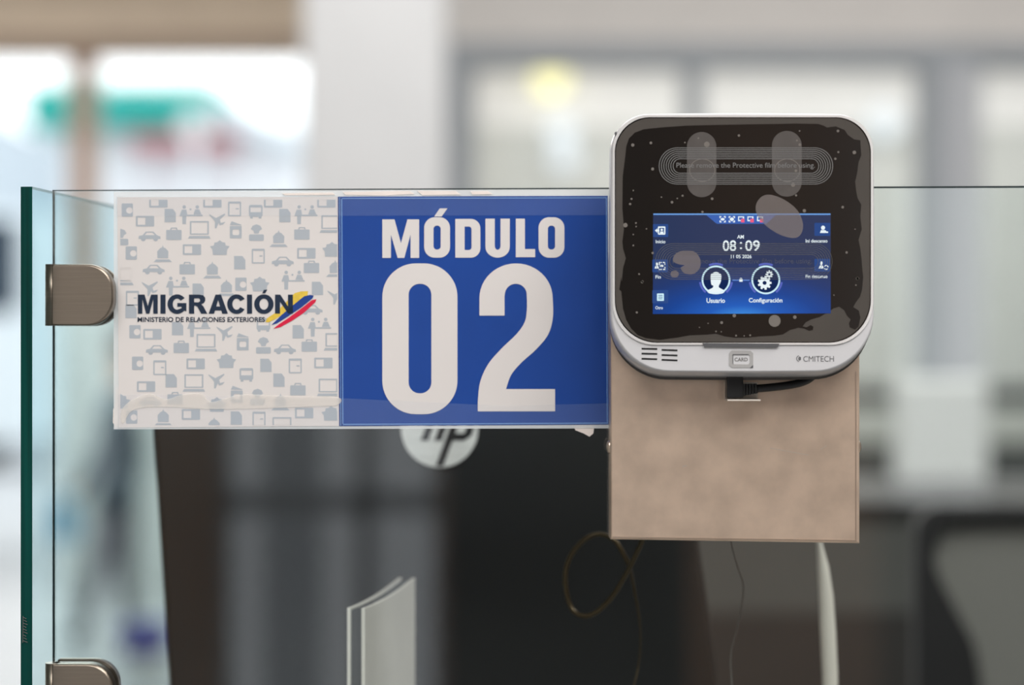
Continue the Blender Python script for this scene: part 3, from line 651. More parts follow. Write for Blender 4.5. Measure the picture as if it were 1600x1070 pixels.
# grey travel icons printed over the white sheet
def icon(kind, cx, cy):
    sh = []
    if kind == 'card': sh = [[rr(cx - 62, cy - 36, cx + 62, cy + 36, 6, 2), rect(cx - 50, cy - 24, cx + 2, cy + 24)]]
    elif kind == 'pass': sh = [[rr(cx - 38, cy - 45, cx + 38, cy + 45, 6, 2), ell(cx + 14, cy + 2, 22, 22, 14)]]
    elif kind == 'doc': sh = [[[(cx - 38, cy - 45), (cx + 18, cy - 45), (cx + 38, cy - 18), (cx + 38, cy + 45), (cx - 38, cy + 45)]]]
    elif kind == 'clip': sh = [[rr(cx - 44, cy - 50, cx + 44, cy + 50, 6, 2), rect(cx - 35, cy - 36, cx + 35, cy + 41)], [rect(cx + 8, cy - 5, cx + 28, cy + 3)]]
    elif kind == 'laptop': sh = [[rr(cx - 64, cy - 58, cx + 64, cy + 34, 4, 2), rect(cx - 54, cy - 48, cx + 54, cy + 26)], [[(cx - 66, cy + 42), (cx + 66, cy + 42), (cx + 76, cy + 60), (cx - 76, cy + 60)]]]
    elif kind == 'bag': sh = [[rr(cx - 52, cy - 26, cx + 52, cy + 42, 5, 2)], [[(cx - 26, cy - 27), (cx - 20, cy - 42), (cx + 20, cy - 42), (cx + 26, cy - 27), (cx + 16, cy - 27), (cx + 13, cy - 35), (cx - 13, cy - 35), (cx - 16, cy - 27)]]]
    elif kind == 'car': sh = [[[(cx - 74, cy + 18), (cx - 72, cy - 2), (cx - 46, cy - 8), (cx - 24, cy - 32), (cx + 26, cy - 32), (cx + 50, cy - 8), (cx + 74, cy + 2), (cx + 74, cy + 18)], [(cx - 32, cy - 8), (cx - 18, cy - 25), (cx + 20, cy - 25), (cx + 36, cy - 8)]],
                              [[(cx - 42 + 16 * math.cos(a), cy + 18.5 + 15 * math.sin(a)) for a in [math.pi * k / 8 for k in range(9)]]], [[(cx + 42 + 16 * math.cos(a), cy + 18.5 + 15 * math.sin(a)) for a in [math.pi * k / 8 for k in range(9)]]]]
    elif kind == 'bus': sh = [[rr(cx - 46, cy - 45, cx + 46, cy + 36, 12, 4), rect(cx - 36, cy - 28, cx + 36, cy + 4)], [rect(cx - 38, cy + 36, cx - 20, cy + 47)], [rect(cx + 20, cy + 36, cx + 38, cy + 47)]]
    elif kind == 'ship': sh = [[[(cx - 36, cy + 30), (cx - 38, cy - 16), (cx - 18, cy - 38), (cx - 6, cy - 42), (cx, cy - 58), (cx + 6, cy - 42), (cx + 18, cy - 38), (cx + 38, cy - 16), (cx + 36, cy + 30)]], [[(cx - 62, cy + 56), (cx - 44, cy + 38), (cx + 44, cy + 38), (cx + 62, cy + 56)]]]
    elif kind == 'plane': sh = [[[(cx - 58, cy - 40), (cx - 10, cy - 14), (cx + 48, cy - 44), (cx + 52, cy - 36), (cx + 16, cy - 2), (cx + 22, cy + 20), (cx + 54, cy + 12), (cx + 38, cy + 30), (cx + 16, cy + 36), (cx + 6, cy + 22), (cx - 8, cy + 56), (cx - 18, cy + 56), (cx - 18, cy + 12), (cx - 26, cy), (cx - 54, cy - 30)]]]
    elif kind == 'house': sh = [[[(cx - 66, cy - 8), (cx - 40, cy - 14), (cx - 36, cy - 34), (cx - 18, cy - 36), (cx, cy - 50), (cx + 18, cy - 36), (cx + 36, cy - 34), (cx + 40, cy - 14), (cx + 66, cy - 8), (cx + 50, cy + 14), (cx + 46, cy + 50), (cx - 46, cy + 50), (cx - 50, cy + 14)]]]
    elif kind == 'suit': sh = [[[(cx - 38, cy - 22), (cx - 26, cy - 44), (cx, cy - 54), (cx + 26, cy - 44), (cx + 38, cy - 22), (cx + 20, cy - 10), (cx + 14, cy + 8), (cx - 14, cy + 8), (cx - 20, cy - 10)]], [rr(cx - 50, cy + 14, cx + 50, cy + 58, 8, 2)]]
    elif kind == 'jar': sh = [[rr(cx - 40, cy - 28, cx + 40, cy + 56, 5, 2), rr(cx - 22, cy - 4, cx + 24, cy + 34, 10, 3)], [[(cx - 40, cy - 34), (cx - 28, cy - 60), (cx + 38, cy - 36), (cx + 40, cy - 32)]]]
    elif kind == 'people':
        sh = [[ell(cx - 46, cy - 46, 12, 12, 12)], [[(cx - 62, cy - 28), (cx - 32, cy - 28), (cx - 26, cy + 6), (cx + 78, cy + 6), (cx + 78, cy + 16), (cx - 32, cy + 16), (cx - 34, cy + 70), (cx - 58, cy + 70), (cx - 60, cy + 16), (cx - 78, cy + 16), (cx - 74, cy + 4)]],
              [ell(cx + 42, cy - 46, 12, 12, 12)], [[(cx + 28, cy - 30), (cx + 56, cy - 30), (cx + 70, cy + 4), (cx + 16, cy + 4)]], [ell(cx - 4, cy - 30, 7, 7, 8)]]
    return sh
top = [(125, 165, 'pass'), (335, 112, 'card'), (245, 240, 'card'), (415, 202, 'doc'), (556, 190, 'people'), (700, 112, 'card'), (735, 232, 'plane'), (850, 157, 'clip'), (993, 175, 'bus'), (1110, 112, 'card'),
       (1190, 202, 'doc'), (1332, 190, 'people'), (1470, 112, 'card'), (1500, 258, 'laptop'), (612, 297, 'laptop'), (858, 300, 'jar'), (998, 315, 'suit'), (1148, 358, 'ship'), (1305, 322, 'bag'), (275, 342, 'car'), (440, 325, 'bag'),
       (82, 345, 'suit'), (152, 455, 'pass'), (365, 460, 'ship'), (562, 432, 'card'), (750, 418, 'house'), (1010, 476, 'clip'), (1335, 457, 'card'), (1508, 430, 'house'), (885, 520, 'doc'), (1175, 512, 'car'), (1370, 548, 'bag'),
       (303, 566, 'car'), (530, 557, 'bag'), (700, 570, 'ship'), (1530, 560, 'ship'), (92, 612, 'laptop'), (280, 690, 'plane'), (465, 672, 'people'), (604, 706, 'doc'), (795, 690, 'ship'), (893, 666, 'pass'), (1020, 664, 'house'),
       (1245, 632, 'people'), (1410, 694, 'doc'), (160, 760, 'clip'), (150, 850, 'doc'), (1370, 838, 'car'), (1535, 748, 'plane')]
bot = [(177, 165, 'pass'), (295, 182, 'card'), (465, 144, 'doc'), (608, 130, 'people'), (785, 170, 'plane'), (905, 235, 'jar'), (1045, 255, 'suit'), (1045, 118, 'bus'), (1280, 165, 'doc'), (1424, 128, 'people'), (1528, 232, 'laptop'),
       (657, 238, 'laptop'), (490, 267, 'bag'), (325, 288, 'car'), (1190, 284, 'car'), (1355, 258, 'bag'), (195, 378, 'pass'), (345, 408, 'clip'), (587, 382, 'card'), (795, 360, 'house'), (930, 455, 'bus'), (1062, 392, 'doc'),
       (1260, 396, 'clip'), (1450, 376, 'card'), (252, 536, 'card'), (422, 496, 'doc'), (575, 510, 'laptop'), (730, 492, 'plane'), (865, 590, 'jar'), (1005, 604, 'suit'), (1150, 492, 'doc'), (1160, 640, 'ship'), (1278, 553, 'bag'),
       (1482, 540, 'laptop'), (280, 638, 'car'), (448, 614, 'bag'), (730, 656, 'house'), (80, 634, 'house'), (155, 742, 'pass'), (368, 745, 'ship'), (555, 724, 'card'), (862, 748, 'doc'), (1015, 755, 'clip'), (1320, 714, 'card'), (1502, 716, 'house'), (712, 800, 'ship'), (1170, 800, 'laptop')]
m = MB()
for cx, cy, kd in top + [(a, b + 821.6, k) for a, b, k in bot]:
    for loops in icon(kd, cx, cy):
        ls = [clip([(170 + p[0] * 0.23125, 290 + p[1] * 0.23125) for p in l], 188, 312, 527, 664) for l in loops]
        if not ls[0]: continue
        m.plate([l for l in ls if l], SY - 0.0007, 0.00008)
m.build('icon_print', M['icon'], wp)
# logo strokes and words
C7 = lambda pts: [(200 + x * 0.19375, 440 + y * 0.19375) for x, y in pts]
m = MB(); fy = SY - 0.0008
m.plate([C7([(1108, 326), (1120, 296), (1190, 250), (1345, 92), (1395, 78), (1452, 76), (1448, 112), (1380, 160), (1280, 246), (1190, 300), (1135, 328)])], fy, 0.00006, 0)
m.plate([C7([(1155, 350), (1240, 268), (1330, 190), (1420, 118), (1470, 106), (1497, 112), (1490, 132), (1400, 206), (1290, 280), (1200, 336)])], fy - 0.00007, 0.00006, 1)
m.plate([C7([(1172, 380), (1215, 344), (1300, 288), (1400, 214), (1480, 150), (1520, 140), (1512, 164), (1420, 250), (1320, 316), (1230, 366)])], fy - 0.00007, 0.00006, 2)
m.build('flag_strokes', [M['yellow'], M['blueflag'], M['red']], wp)
m = MB(); wy_ = SY - 0.00094
LM = lambda *loops: m.plate([C7(l) for l in loops], fy - 0.00005, 0.00008)
LM([(80, 104), (134, 104), (160, 196), (186, 104), (240, 104), (240, 258), (204, 258), (204, 142), (172, 258), (146, 258), (116, 142), (116, 258), (80, 258)])
LM([(262, 104), (303, 104), (303, 258), (262, 258)])
def CC(cx, rx, a0, a1, w=42, ry=79, cy=181):
    A = [math.radians(a0 + (a1 - a0) * k / 26) for k in range(27)]
    return [(cx + rx * math.cos(a), cy + ry * math.sin(a)) for a in A], [(cx + (rx - w) * math.cos(a), cy + (ry - 34) * math.sin(a)) for a in reversed(A)]
o_, i_ = CC(396, 77, 325, 42); A_, B_ = CC(396, 77, -38, -318)
LM(A_ + [(471, 238), (471, 172), (398, 172), (398, 202), (432, 202), (432, 214)] + B_[4:])
LM([(492, 104), (575, 104), (606, 110), (622, 128), (624, 152), (612, 172), (590, 182), (606, 196), (640, 258), (590, 258), (560, 202), (546, 194), (534, 194), (534, 258), (492, 258)], [(534, 134), (534, 166), (566, 166), (580, 160), (582, 148), (577, 137), (566, 134)])
LM([(650, 258), (706, 104), (750, 104), (806, 258), (760, 258), (752, 232), (702, 232), (694, 258)], [(712, 200), (742, 200), (727, 148)])
A_, B_ = CC(876, 76, -32, -328); LM(A_ + B_)
LM([(960, 104), (1001, 104), (1001, 258), (960, 258)])
LM(ell(1096, 181, 78, 79, 40), ell(1096, 181, 36, 45, 28)); LM([(1082, 94), (1096, 66), (1124, 64), (1106, 94)])
LM([(1186, 104), (1228, 104), (1290, 198), (1290, 104), (1330, 104), (1330, 258), (1292, 258), (1226, 162), (1226, 258), (1186, 258)])
text(m, 'MINISTERIO DE RELACIONES EXTERIORES', 215, 495.2, 414, 503, fy - 0.00012, 0.02)
m.build('navy_lettering', M['navy'], wp)
m = MB(); m.plate([[(178, 299.5), (640, 297), (951, 295.5), (952, 669), (178, 670.5)], [(183.4, 307.8), (186, 668.2), (951, 663.3), (949.6, 305.8)]], SY, 0.0006); m.build('clear_margin', M['laminate'], t)
m = MB()
for l in ([(535, 300), (640, 298.4), (648, 303), (600, 305.5), (540, 304.5)], [(652, 298.2), (712, 298.4), (720, 304), (660, 305)], [(735, 299), (762, 298.8), (770, 303.4), (738, 304)], [(440, 302), (520, 301), (524, 304.5), (446, 305.2)]): m.plate([l], SY - 0.0006, 0.0003)
m.build('margin_glints', M['white_tape_and_glint'], t)  # white slivers paint the overexposed glints on the clear margin
# clear tape strips over the sheet edges
m = MB(); m.plate([[(180.5, 306), (951, 304), (951.5, 336), (182, 338)]], SY - 0.0011, 0.00005); m.build('top_tape', M['tape'], t)
m = MB(); m.plate([[(183, 616), (530, 622), (790, 634), (951, 630), (952, 668), (184, 670)]], SY - 0.0011, 0.00005); m.build('bottom_tape', M['tape'], t)
C5 = lambda pts: [(170 + x * 0.23125, 480 + y * 0.23125) for x, y in pts]
m = MB(); m.plate([C5(smooth([(85, 700), (150, 630), (275, 585), (385, 622), (490, 592), (620, 582), (690, 640), (800, 612), (920, 588), (1200, 600), (1540, 606), (1545, 660), (1400, 668), (1100, 680), (700, 688), (400, 672), (170, 690), (95, 790)], 4))], SY - 0.00118, 0.00004)
m.build('tape_pocket', M['tape_shiny'], t)
m = MB(); m.plate([[(182, 606), (186, 604), (187, 666), (181, 668), (176.5, 660), (177, 640), (180, 630)]], -0.0002, 0.0004); tag(m.build('tape_scrap', M['white_tape_and_glint']), 'white tape scrap at the lower left corner of the sign', 'tape')
m = MB(); m.plate([[(896, 664), (929, 663.5), (927, 677), (921, 682), (912, 677), (899, 672)]], -0.0002, 0.0004); tag(m.build('tape_scrap', M['white_tape_and_glint']), 'torn white tape scrap below right end of the blue sign', 'tape')

# ================================================================== STEEL BOX
BF = -0.026
def Q(px, py, y=BF): return P(px, py, y)
t = thing('steel_box', 'brown tinted brushed steel box on the glass under the iris reader', 'metal box', (Q(1148, 0).x, 0, Q(0, 848).z))
m = MB()
bx = [(953.5, 470), (1343.5, 470), (1343.5, 849), (954, 843)]
ins = lambda g: [Q(bx[0][0] + g, bx[0][1]), Q(bx[1][0] - g, bx[1][1]), Q(bx[2][0] - g, bx[2][1] - g), Q(bx[3][0] + g, bx[3][1] - g)]
m.loft([[p + Vector((0, yy - BF, 0)) for p in ins(g)] for g, yy in ((0, -0.0006), (0, BF + 0.0022), (0.8, BF + 0.0006), (2.6, BF))], smooth=False); m.build('housing', M['steel'], t)
m = MB()
for l in ([(1336.5, 580), (1338.2, 580), (1338.2, 842), (1336.5, 842)], [(957, 838.2), (1338, 843.6), (1338, 845.0), (957, 839.6)]): m.plate([l], BF, 0.0003)
m.build('edge_fold', M['steel_edge'], t)
for a in ((1203, 700, 1264, 711, 0.9), (1066, 729, 1073, 727, 1.6), (1282, 702, 1292, 696, 0.8)):
    m = MB(); m.plate([seg(*a)], BF, 0.00008); m.build('scratch_mark', M['scratch'], t)
for sx, px in ((-1, 953.5), (1, 1343.5)):
    c = Q(px, 699); c.y = BF + 0.009
    m = MB(); m.ball(c, (0.0022, 0.0036, 0.0042), 14); m.build('screw', M['steel_edge'], t)
# small angle plate under the reader
m = MB(); m.box((Q(1132, 0).x, BF - 0.020, Q(0, 625).z), (Q(1183, 0).x, BF, Q(0, 622.6).z)); m.box((Q(1132, 0).x, BF - 0.003, Q(0, 622.6).z), (Q(1183, 0).x, BF, Q(0, 597).z)); m.build('angle_plate', M['zinc'], t)

# ================================================================== IRIS READER
DF = -0.058                      # front face depth
D0 = BF - 0.0005                  # back
def F(px, py, y=DF): return P(px, py, y)
rd = thing('iris_reader', 'silver iris reader with black front and lit blue display', 'iris reader', (F(1159, 0).x, D0, F(0, 590).z))
def outline(g, gb=0.0):
    # slightly bowed rounded square
    pts = rr(955 + g, 178 + g, 1365 - g, 586 - g + gb, (57, 57, 88, 88), 14)
    out = []
    cx, cy = 1160, 380
    # add straight-side points so the sides can bow
    res = []
    for i in range(len(pts)):
        a, b = pts[i], pts[(i + 1) % len(pts)]; L_ = math.hypot(b[0] - a[0], b[1] - a[1]); n = max(1, int(L_ // 30))
        for k in range(n): res.append((a[0] + (b[0] - a[0]) * k / n, a[1] + (b[1] - a[1]) * k / n))
    for x, y in res:
        u = (x - cx) / 205.0; v = (y - cy) / 204.0
        x2 = x + 2.5 * u * (1 - v * v); y2 = y + 2.5 * v * (1 - u * u)
        out.append((x2, y2))
    return out
ring = lambda g, yy, gb=0.0: [F(p[0], p[1]) + Vector((0, yy - DF, 0)) for p in outline(g, gb)]
m = MB(); m.loft([ring(16, D0), ring(6, D0 - 0.004, 5), ring(1, D0 - 0.012, 7), ring(0.5, D0 - 0.016, 6)]); m.build('back_shell', M['shell'], rd)
m = MB(); m.loft([ring(0.2, D0 - 0.0161, 2), ring(0, D0 - 0.022, -1.5), ring(0.6, DF + 0.003, -4.5), ring(2.0, DF + 0.0006, -5.5), ring(3.6, DF, -6)]); m.build('front_bezel', M['silver'], rd)
# chrome rim round the black face
def face(g): 
    pts = []
    top_, bot_ = rr(959.5 + g, 182.5 + g, 1361.5 - g, 535.5 - g, (54, 54, 66, 66), 14), None
    for x, y in top_:
        u = (x - 1160) / 200.0
        pts.append((x, y + (2.2 * (u * u) if y < 300 else -0.6 * u * u) - (1.4 if y < 300 else -1.2)))
    return pts
m = MB(); m.plate([face(-2.2), face(1.0)], DF, 0.0009); m.build('chrome_rim', M['chrome'], rd)
m = MB(); m.plate([face(0.6)], DF, 0.0006); bgp = m.build('black_face', M['black_glass'], rd)
m = MB(); m.plate([face(2.4)], DF - 0.0006, 0.00012); fm = m.build('protective_film', M['film_air_sheen'], rd)
fm['label'] = 'lifted protective film with grey sheen'
A1 = lambda pts: [(940 + x * 0.275, 160 + y * 0.275) for x, y in pts]
A2 = lambda pts: [(940 + x * 0.275, 400 + y * 0.275) for x, y in pts]
stuck = A1([(135, 300), (140, 250), (155, 205), (188, 172), (240, 152), (350, 141), (480, 132), (640, 128), (800, 125), (1000, 122), (1100, 120), (1230, 122), (1262, 132), (1280, 142), (1330, 136), (1380, 156), (1400, 185), (1435, 210), (1470, 215), (1475, 300), (1460, 340), (1452, 400), (1441, 450), (1446, 500), (1455, 545), (1475, 580), (1470, 650), (1478, 720), (1460, 780), (1470, 830), (1478, 900)]) + \
        A2([(1480, 60), (1486, 120), (1480, 190), (1468, 232), (1445, 262), (1430, 290), (1462, 310), (1470, 350), (1460, 400), (1440, 418), (1410, 405), (1405, 382), (1415, 360), (1395, 340), (1378, 308), (1350, 287), (1318, 297), (1280, 322), (1240, 346), (1190, 360), (1160, 376), (1142, 400), (1165, 404), (1188, 392), (1203, 401), (1200, 420), (1180, 425), (1150, 412), (1118, 407), (1070, 420), (1030, 445), (980, 452), (900, 456), (830, 463), (760, 464), (700, 456), (650, 441), (600, 446), (500, 450), (430, 463), (330, 476), (250, 466), (205, 448), (168, 412), (140, 362), (122, 300), (112, 200), (100, 190), (112, 120)]) + \
        A1([(115, 1020), (122, 940), (138, 885), (122, 830), (118, 790), (127, 720), (118, 600), (120, 420)])
m = MB(); m.plate([stuck], DF - 0.0007, 0.0001); m.build('stuck_area', M['film_dark'], fm)
fy0 = DF - 0.00079
for x0, x1, y0, y1, cx in ((485, 652, 168, 538, 572), (968, 1137, 162, 535, 1055)):
    m = MB(); m.plate([A1(rr(x0, y0, x1, y1, 83, 12))], fy0, 0.00008, 0)
    m.plate([A1(ell(cx, 385, 74, 66)), A1(ell(cx, 385, 70, 62))], fy0 - 0.00008, 0.00004, 1)
    m.build('sensor_window', [M['sensor'], M['bubble']], rd)
# display
scx, scy = (1020 + 1298) / 2, (334 + 490) / 2
s_ = S(DF)
pc = F(scx, scy) - BASE[rd.name]
m = MB(); m.plate([[(1020.5, 334), (1298, 334.5), (1298, 489.5), (1020, 490.5)]], DF - 0.0008, 0.00006)
scr = m.build('display', screen_mat(pc.x, pc.z, 139 * s_, 78 * s_), rd)
C3 = lambda pts: [(1010 + x * 0.1875, 320 + y * 0.1875) for x, y in pts]
X3 = lambda x: 1010 + x * 0.1875
Y3 = lambda y: 320 + y * 0.1875
uy = DF - 0.00087; ut = 0.00003
def ui(shapes, y=uy, mi=0): 
    for loops in shapes: m.plate([C3(l) for l in loops], y, ut, mi)
def gear(cx, cy, r, n, hole):
    pts = []
    for k in range(n):
        a = 2 * math.pi * k / n; w = math.pi / n
        for da, q_ in ((-0.62, 0.76), (-0.42, 1.0), (0.42, 1.0), (0.62, 0.76)): pts.append((cx + r * q_ * math.cos(a + da * w), cy + r * q_ * math.sin(a + da * w)))
    return [pts, ell(cx, cy, hole, hole, 16)]
UM = [U['tile'], U['tab'], U['line'], U['lilac'], U['dark'], U['link'], U['white'], U['ring'], U['pink']]
uy2 = uy - 0.00005
def ui2(shapes, mi=6): ui(shapes, uy2, mi)
def ut_(s, cx, cy, w, h, b=0.01): text(m, s, X3(cx - w / 2), Y3(cy - h / 2), X3(cx + w / 2), Y3(cy + h / 2), uy2 - 0.00004, b, 6)
def fin(name): m.build(name, UM, scr)
# round buttons
for c in (580, 995):
    m = MB()
    ui([[arcband(c, 625, 126, 142, -115, -65)], [arcband(c, 625, 126, 142, 130, 172)], [arcband(c, 625, 126, 142, 8, 50)]], mi=3)
    ui([[ell(c, 625, 106, 106, 48)]], mi=4)
    ui2([[ell(c, 625, 120, 120, 48), ell(c, 625, 106, 106, 48)]], 7)
    if c == 580:
        ui2([[smooth([(540, 660), (536, 585), (556, 568), (580, 556), (604, 568), (624, 585), (620, 640), (604, 672), (608, 690), (650, 712), (656, 716), (640, 735), (610, 742), (580, 745), (550, 742), (520, 735), (504, 716), (512, 710), (552, 690), (556, 672)], 3)]])
        ut_('Usuario', 578, 797, 154, 40, 0.02); fin('user_button')
    else:
        ui2([gear(985, 650, 58, 9, 17), gear(1024, 578, 32, 8, 10)])
        ut_('Configuración', 993, 800, 280, 48, 0.02); fin('settings_button')
m = MB(); ui([[rect(716, 624, 772, 632)], [rect(804, 624, 860, 632)]], mi=5); ui2([[rect(774, 618, 802, 640)], [arcband(788, 618, 6, 10, 180, 360, 8)]]); fin('lock_link')
# menu tiles
m = MB(); ui([[rr(55, 160, 182, 268, 6, 2)]]); ui2([[rr(96, 180, 158, 248, 6, 2), rect(106, 192, 148, 238)], [[(70, 214), (92, 196), (92, 208), (108, 208), (108, 220), (92, 220), (92, 232)]], [ell(128, 208, 10, 10, 12)], [[(112, 238), (116, 222), (140, 222), (144, 238)]]]); ut_('Inicio', 118, 306, 80, 28, 0.014); fin('menu_tile')
m = MB(); ui([[rr(50, 455, 180, 562, 6, 2)]]); ui2([[[(104, 476), (128, 476), (128, 484), (112, 484), (112, 500), (104, 500)]], [[(136, 476), (158, 476), (158, 500), (150, 500), (150, 484), (136, 484)]], [[(150, 518), (158, 518), (158, 542), (136, 542), (136, 534), (150, 534)]], [rect(104, 534, 128, 542)], [ell(128, 508, 18, 9, 14)], [ell(88, 494, 11, 13, 12)], [[(68, 530), (76, 509), (98, 509), (104, 530)]]]); ut_('Fin', 98, 600, 44, 28, 0.014); fin('menu_tile')
m = MB(); ui([[rr(50, 710, 182, 820, 6, 2)]]); ui2([[rr(88, 738, 146, 800, 5, 2), rect(100, 752, 134, 757), rect(100, 766, 134, 771), rect(100, 780, 134, 785)]], 7); ut_('Otro', 106, 857, 62, 26, 0.014); fin('menu_tile')
m = MB(); ui([[rr(1400, 150, 1532, 258, 6, 2)]]); ui2([[ell(1472, 191, 17, 18, 14)], [[(1446, 234), (1454, 211), (1492, 211), (1502, 222), (1514, 222), (1514, 234)]]]); ut_('Ini descanso', 1418, 300, 182, 28, 0.014); fin('menu_tile')
m = MB(); ui([[rr(1400, 450, 1532, 556, 6, 2)]]); ui2([[ell(1458, 486, 11, 16, 12)], [[(1436, 530), (1446, 505), (1468, 504), (1480, 530)]], [arcband(1498, 520, 12, 19, 200, 360, 8)], [arcband(1498, 522, 12, 19, 30, 150, 8)]]); ut_('Fin descanso', 1418, 596, 182, 28, 0.014); fin('menu_tile')
# status bar
m = MB(); ui([[[(500, 86), (1080, 86), (1010, 148), (998, 158), (590, 158), (574, 148)]]], mi=1); ui([[rect(58, 72, 1534, 84)]], mi=2)
def bracket(c, w=26, th=8):
    return [[[(c - w, 94), (c - w + 16, 94), (c - w + 16, 102), (c - w + th, 102), (c - w + th, 110), (c - w, 110)]], [[(c + w - 16, 94), (c + w, 94), (c + w, 110), (c + w - th, 110), (c + w - th, 102), (c + w - 16, 102)]],
            [[(c - w, 130), (c - w + th, 130), (c - w + th, 138), (c - w + 16, 138), (c - w + 16, 146), (c - w, 146)]], [[(c + w - th, 130), (c + w, 130), (c + w, 146), (c + w - 16, 146), (c + w - 16, 138), (c + w - th, 138)]]]
ui2(bracket(635) + bracket(712) + [[ell(635, 120, 17, 11, 14)], [ell(712, 120, 17, 15, 14)]])
for c in (790, 868, 948):
    ui2([[[(c - 26, 96), (c + 24, 96), (c + 24, 114), (c + 14, 114), (c + 14, 104), (c - 18, 104), (c - 18, 126), (c - 4, 126), (c - 4, 136), (c - 26, 136)]]], 6)
    ui2([[rect(c - 2, 116, c + 27, 146)]], 8)
fin('status_bar')
m = MB(); ut_('08', 692, 340, 112, 90, 0.012); ut_('09', 884, 340, 122, 90, 0.012)
ui([[ell(788, 318, 9, 9, 12)], [ell(788, 362, 9, 9, 12)]], uy2 - 0.00001, 6)
ut_('AM', 784, 266, 56, 30, 0.02); ut_('11 05 2026', 790, 430, 172, 30, 0.012); fin('clock_display')
# film print: nested stadium lines, one set over the sensors, one set over the display
def rings_print(x0, y0, x1, y1, n, w, yy):
    for k in range(n):
        g = k * 13.2; h = (y1 - y0) / 2 - g
        m.plate([A1(rr(x0 + g, y0 + g * 0.78, x1 - g, y1 - g * 0.78, (y1 - y0) / 2 - g * 0.78 - 0.5, 12)), A1(rr(x0 + g + w, y0 + g * 0.78 + w, x1 - g - w, y1 - g * 0.78 - w, (y1 - y0) / 2 - g * 0.78 - w - 0.5, 12))], yy, 0.00003)
fy1 = DF - 0.00092
m = MB(); rings_print(325, 256, 1315, 466, 7, 4.2, fy1); text(m, 'Please remove the Protective film before using.', 940 + 425 * .275, 160 + 342 * .275, 940 + 1212 * .275, 160 + 380 * .275, fy1 - 0.00002, 0.004)
m.build('film_print', M['film_line'], fm)
m = MB(); fy2 = DF - 0.00100
rings_print(305, 800, 1312, 1006, 7, 4.2, fy2); text(m, 'Please remove the Protective film before using.', 940 + 405 * .275, 160 + 886 * .275, 940 + 1195 * .275, 160 + 924 * .275, fy2 - 0.00002, 0.004)
m.build('film_print', M['film_line_faint'], fm)
for l in (smooth([(875, 600), (890, 555), (930, 526), (985, 530), (1050, 560), (1110, 610), (1140, 670), (1143, 720), (1122, 760), (1080, 770), (1010, 750), (940, 705), (890, 650)], 4),
          smooth([(405, 900), (420, 860), (470, 842), (530, 850), (560, 890), (558, 940), (520, 975), (470, 970), (450, 940), (470, 925), (440, 920)], 4), ell(415, 975, 24, 20)):
    m = MB(); m.plate([A1(l)], fy2, 0.00004); m.build('air_pocket', M['veil'], fm)
# little bubbles
m = MB()
for x, y, r in [(177, 242, 11), (280, 230, 9), (598, 238, 19), (780, 188, 8), (290, 378, 10), (460, 530, 7), (400, 567, 9), (340, 538, 5), (430, 545, 5), (628, 547, 9), (573, 622, 8), (1343, 162, 9), (1436, 284, 12), (1345, 282, 7), (1328, 320, 8), (1110, 216, 6), (1126, 240, 9), (1088, 468, 14), (1104, 388, 9), (1105, 528, 7),
                (1152, 615, 11), (1370, 595, 9), (1125, 162, 5), (550, 203, 6), (473, 228, 5), (170, 548, 7), (162, 577, 8), (180, 500, 5), (135, 697, 15), (195, 685, 6), (196, 705, 5), (180, 750, 5), (180, 812, 6), (255, 718, 5), (290, 855, 8), (1392, 852, 8), (1455, 1000, 9), (1440, 720, 4), (213, 975, 6), (230, 1020, 9)]:
    m = MB(); m.plate([A1(ell(x, y, r * 0.85, r * 0.85, 12))], DF - 0.00088, 0.00006); m.build('air_bubble', M['bubble'], fm)
for x, y, r in [(983, 368, 38), (682, 378, 9), (754, 338, 11), (1098, 347, 11), (764, 452, 6), (844, 450, 6), (810, 453, 4), (650, 428, 5), (680, 430, 4), (556, 405, 4), (605, 382, 4), (1320, 222, 4), (1445, 165, 5), (200, 320, 7), (232, 145, 8), (1453, 128, 9)]:
    m = MB(); m.plate([A2(ell(x, y, r * 0.9, r * 0.9, 14))], DF - 0.00088, 0.00006); m.build('air_bubble', M['bubble'], fm)
# chin details
m = MB(); m.plate([A2([(572, 494), (1010, 497), (1000, 519), (582, 515)])], DF - 0.0007, 0.0006); m.build('bottom_tab', M['tab'], rd)
slots = [(227, 526, 316, 528), (227, 554, 316, 556), (227, 583, 316, 586), (341, 533, 431, 536), (341, 562, 431, 565), (341, 589, 431, 593)]
for a, b, c, d in slots:
    m = MB(); m.plate([A2(seg(a, b, c, d, 10))], DF, 0.00012); m.build('speaker_slot', M['black'], rd)
m = MB()
m.plate([A2([(738, 536), (846, 538), (861, 552), (861, 634), (742, 634), (724, 620), (724, 552)]), A2([(750, 557), (832, 558), (842, 568), (842, 606), (834, 615), (752, 614), (744, 606), (744, 564)])], DF, 0.0003, 0)
m.plate([A2([(861, 618), (861, 635), (843, 635)])], DF - 0.0003, 0.0001, 1)
m.plate([A2([(746, 557), (836, 557), (836, 561), (746, 561)])], DF - 0.0003, 0.0001, 1); m.plate([A2([(744, 560), (748, 560), (748, 612), (744, 612)])], DF - 0.0003, 0.0001, 1)
cm = m.build('card_mark', [M['card_grey'], M['tab']], rd)
m = MB(); text(m, 'CARD', 940 + 755 * .275, 400 + 577 * .275, 940 + 830 * .275, 400 + 598 * .275, DF - 0.00012, 0.02); m.build('card_lettering', M['card_dark'], cm)
m = MB(); text(m, 'CMITECH', 940 + 1146 * .275, 400 + 568 * .275, 940 + 1320 * .275, 400 + 600 * .275, DF - 0.00012, 0.0)
for k, r in enumerate((17, 11, 6)):
    m.plate([A2(arcband(1124 + k * 5, 582, r - 3, r + 1, 100, 260, 10))], DF - 0.0001, 0.00005)
m.plate([A2(arcband(1132, 582, 5, 9, 100, 260, 10))], DF - 0.0001, 0.00005)
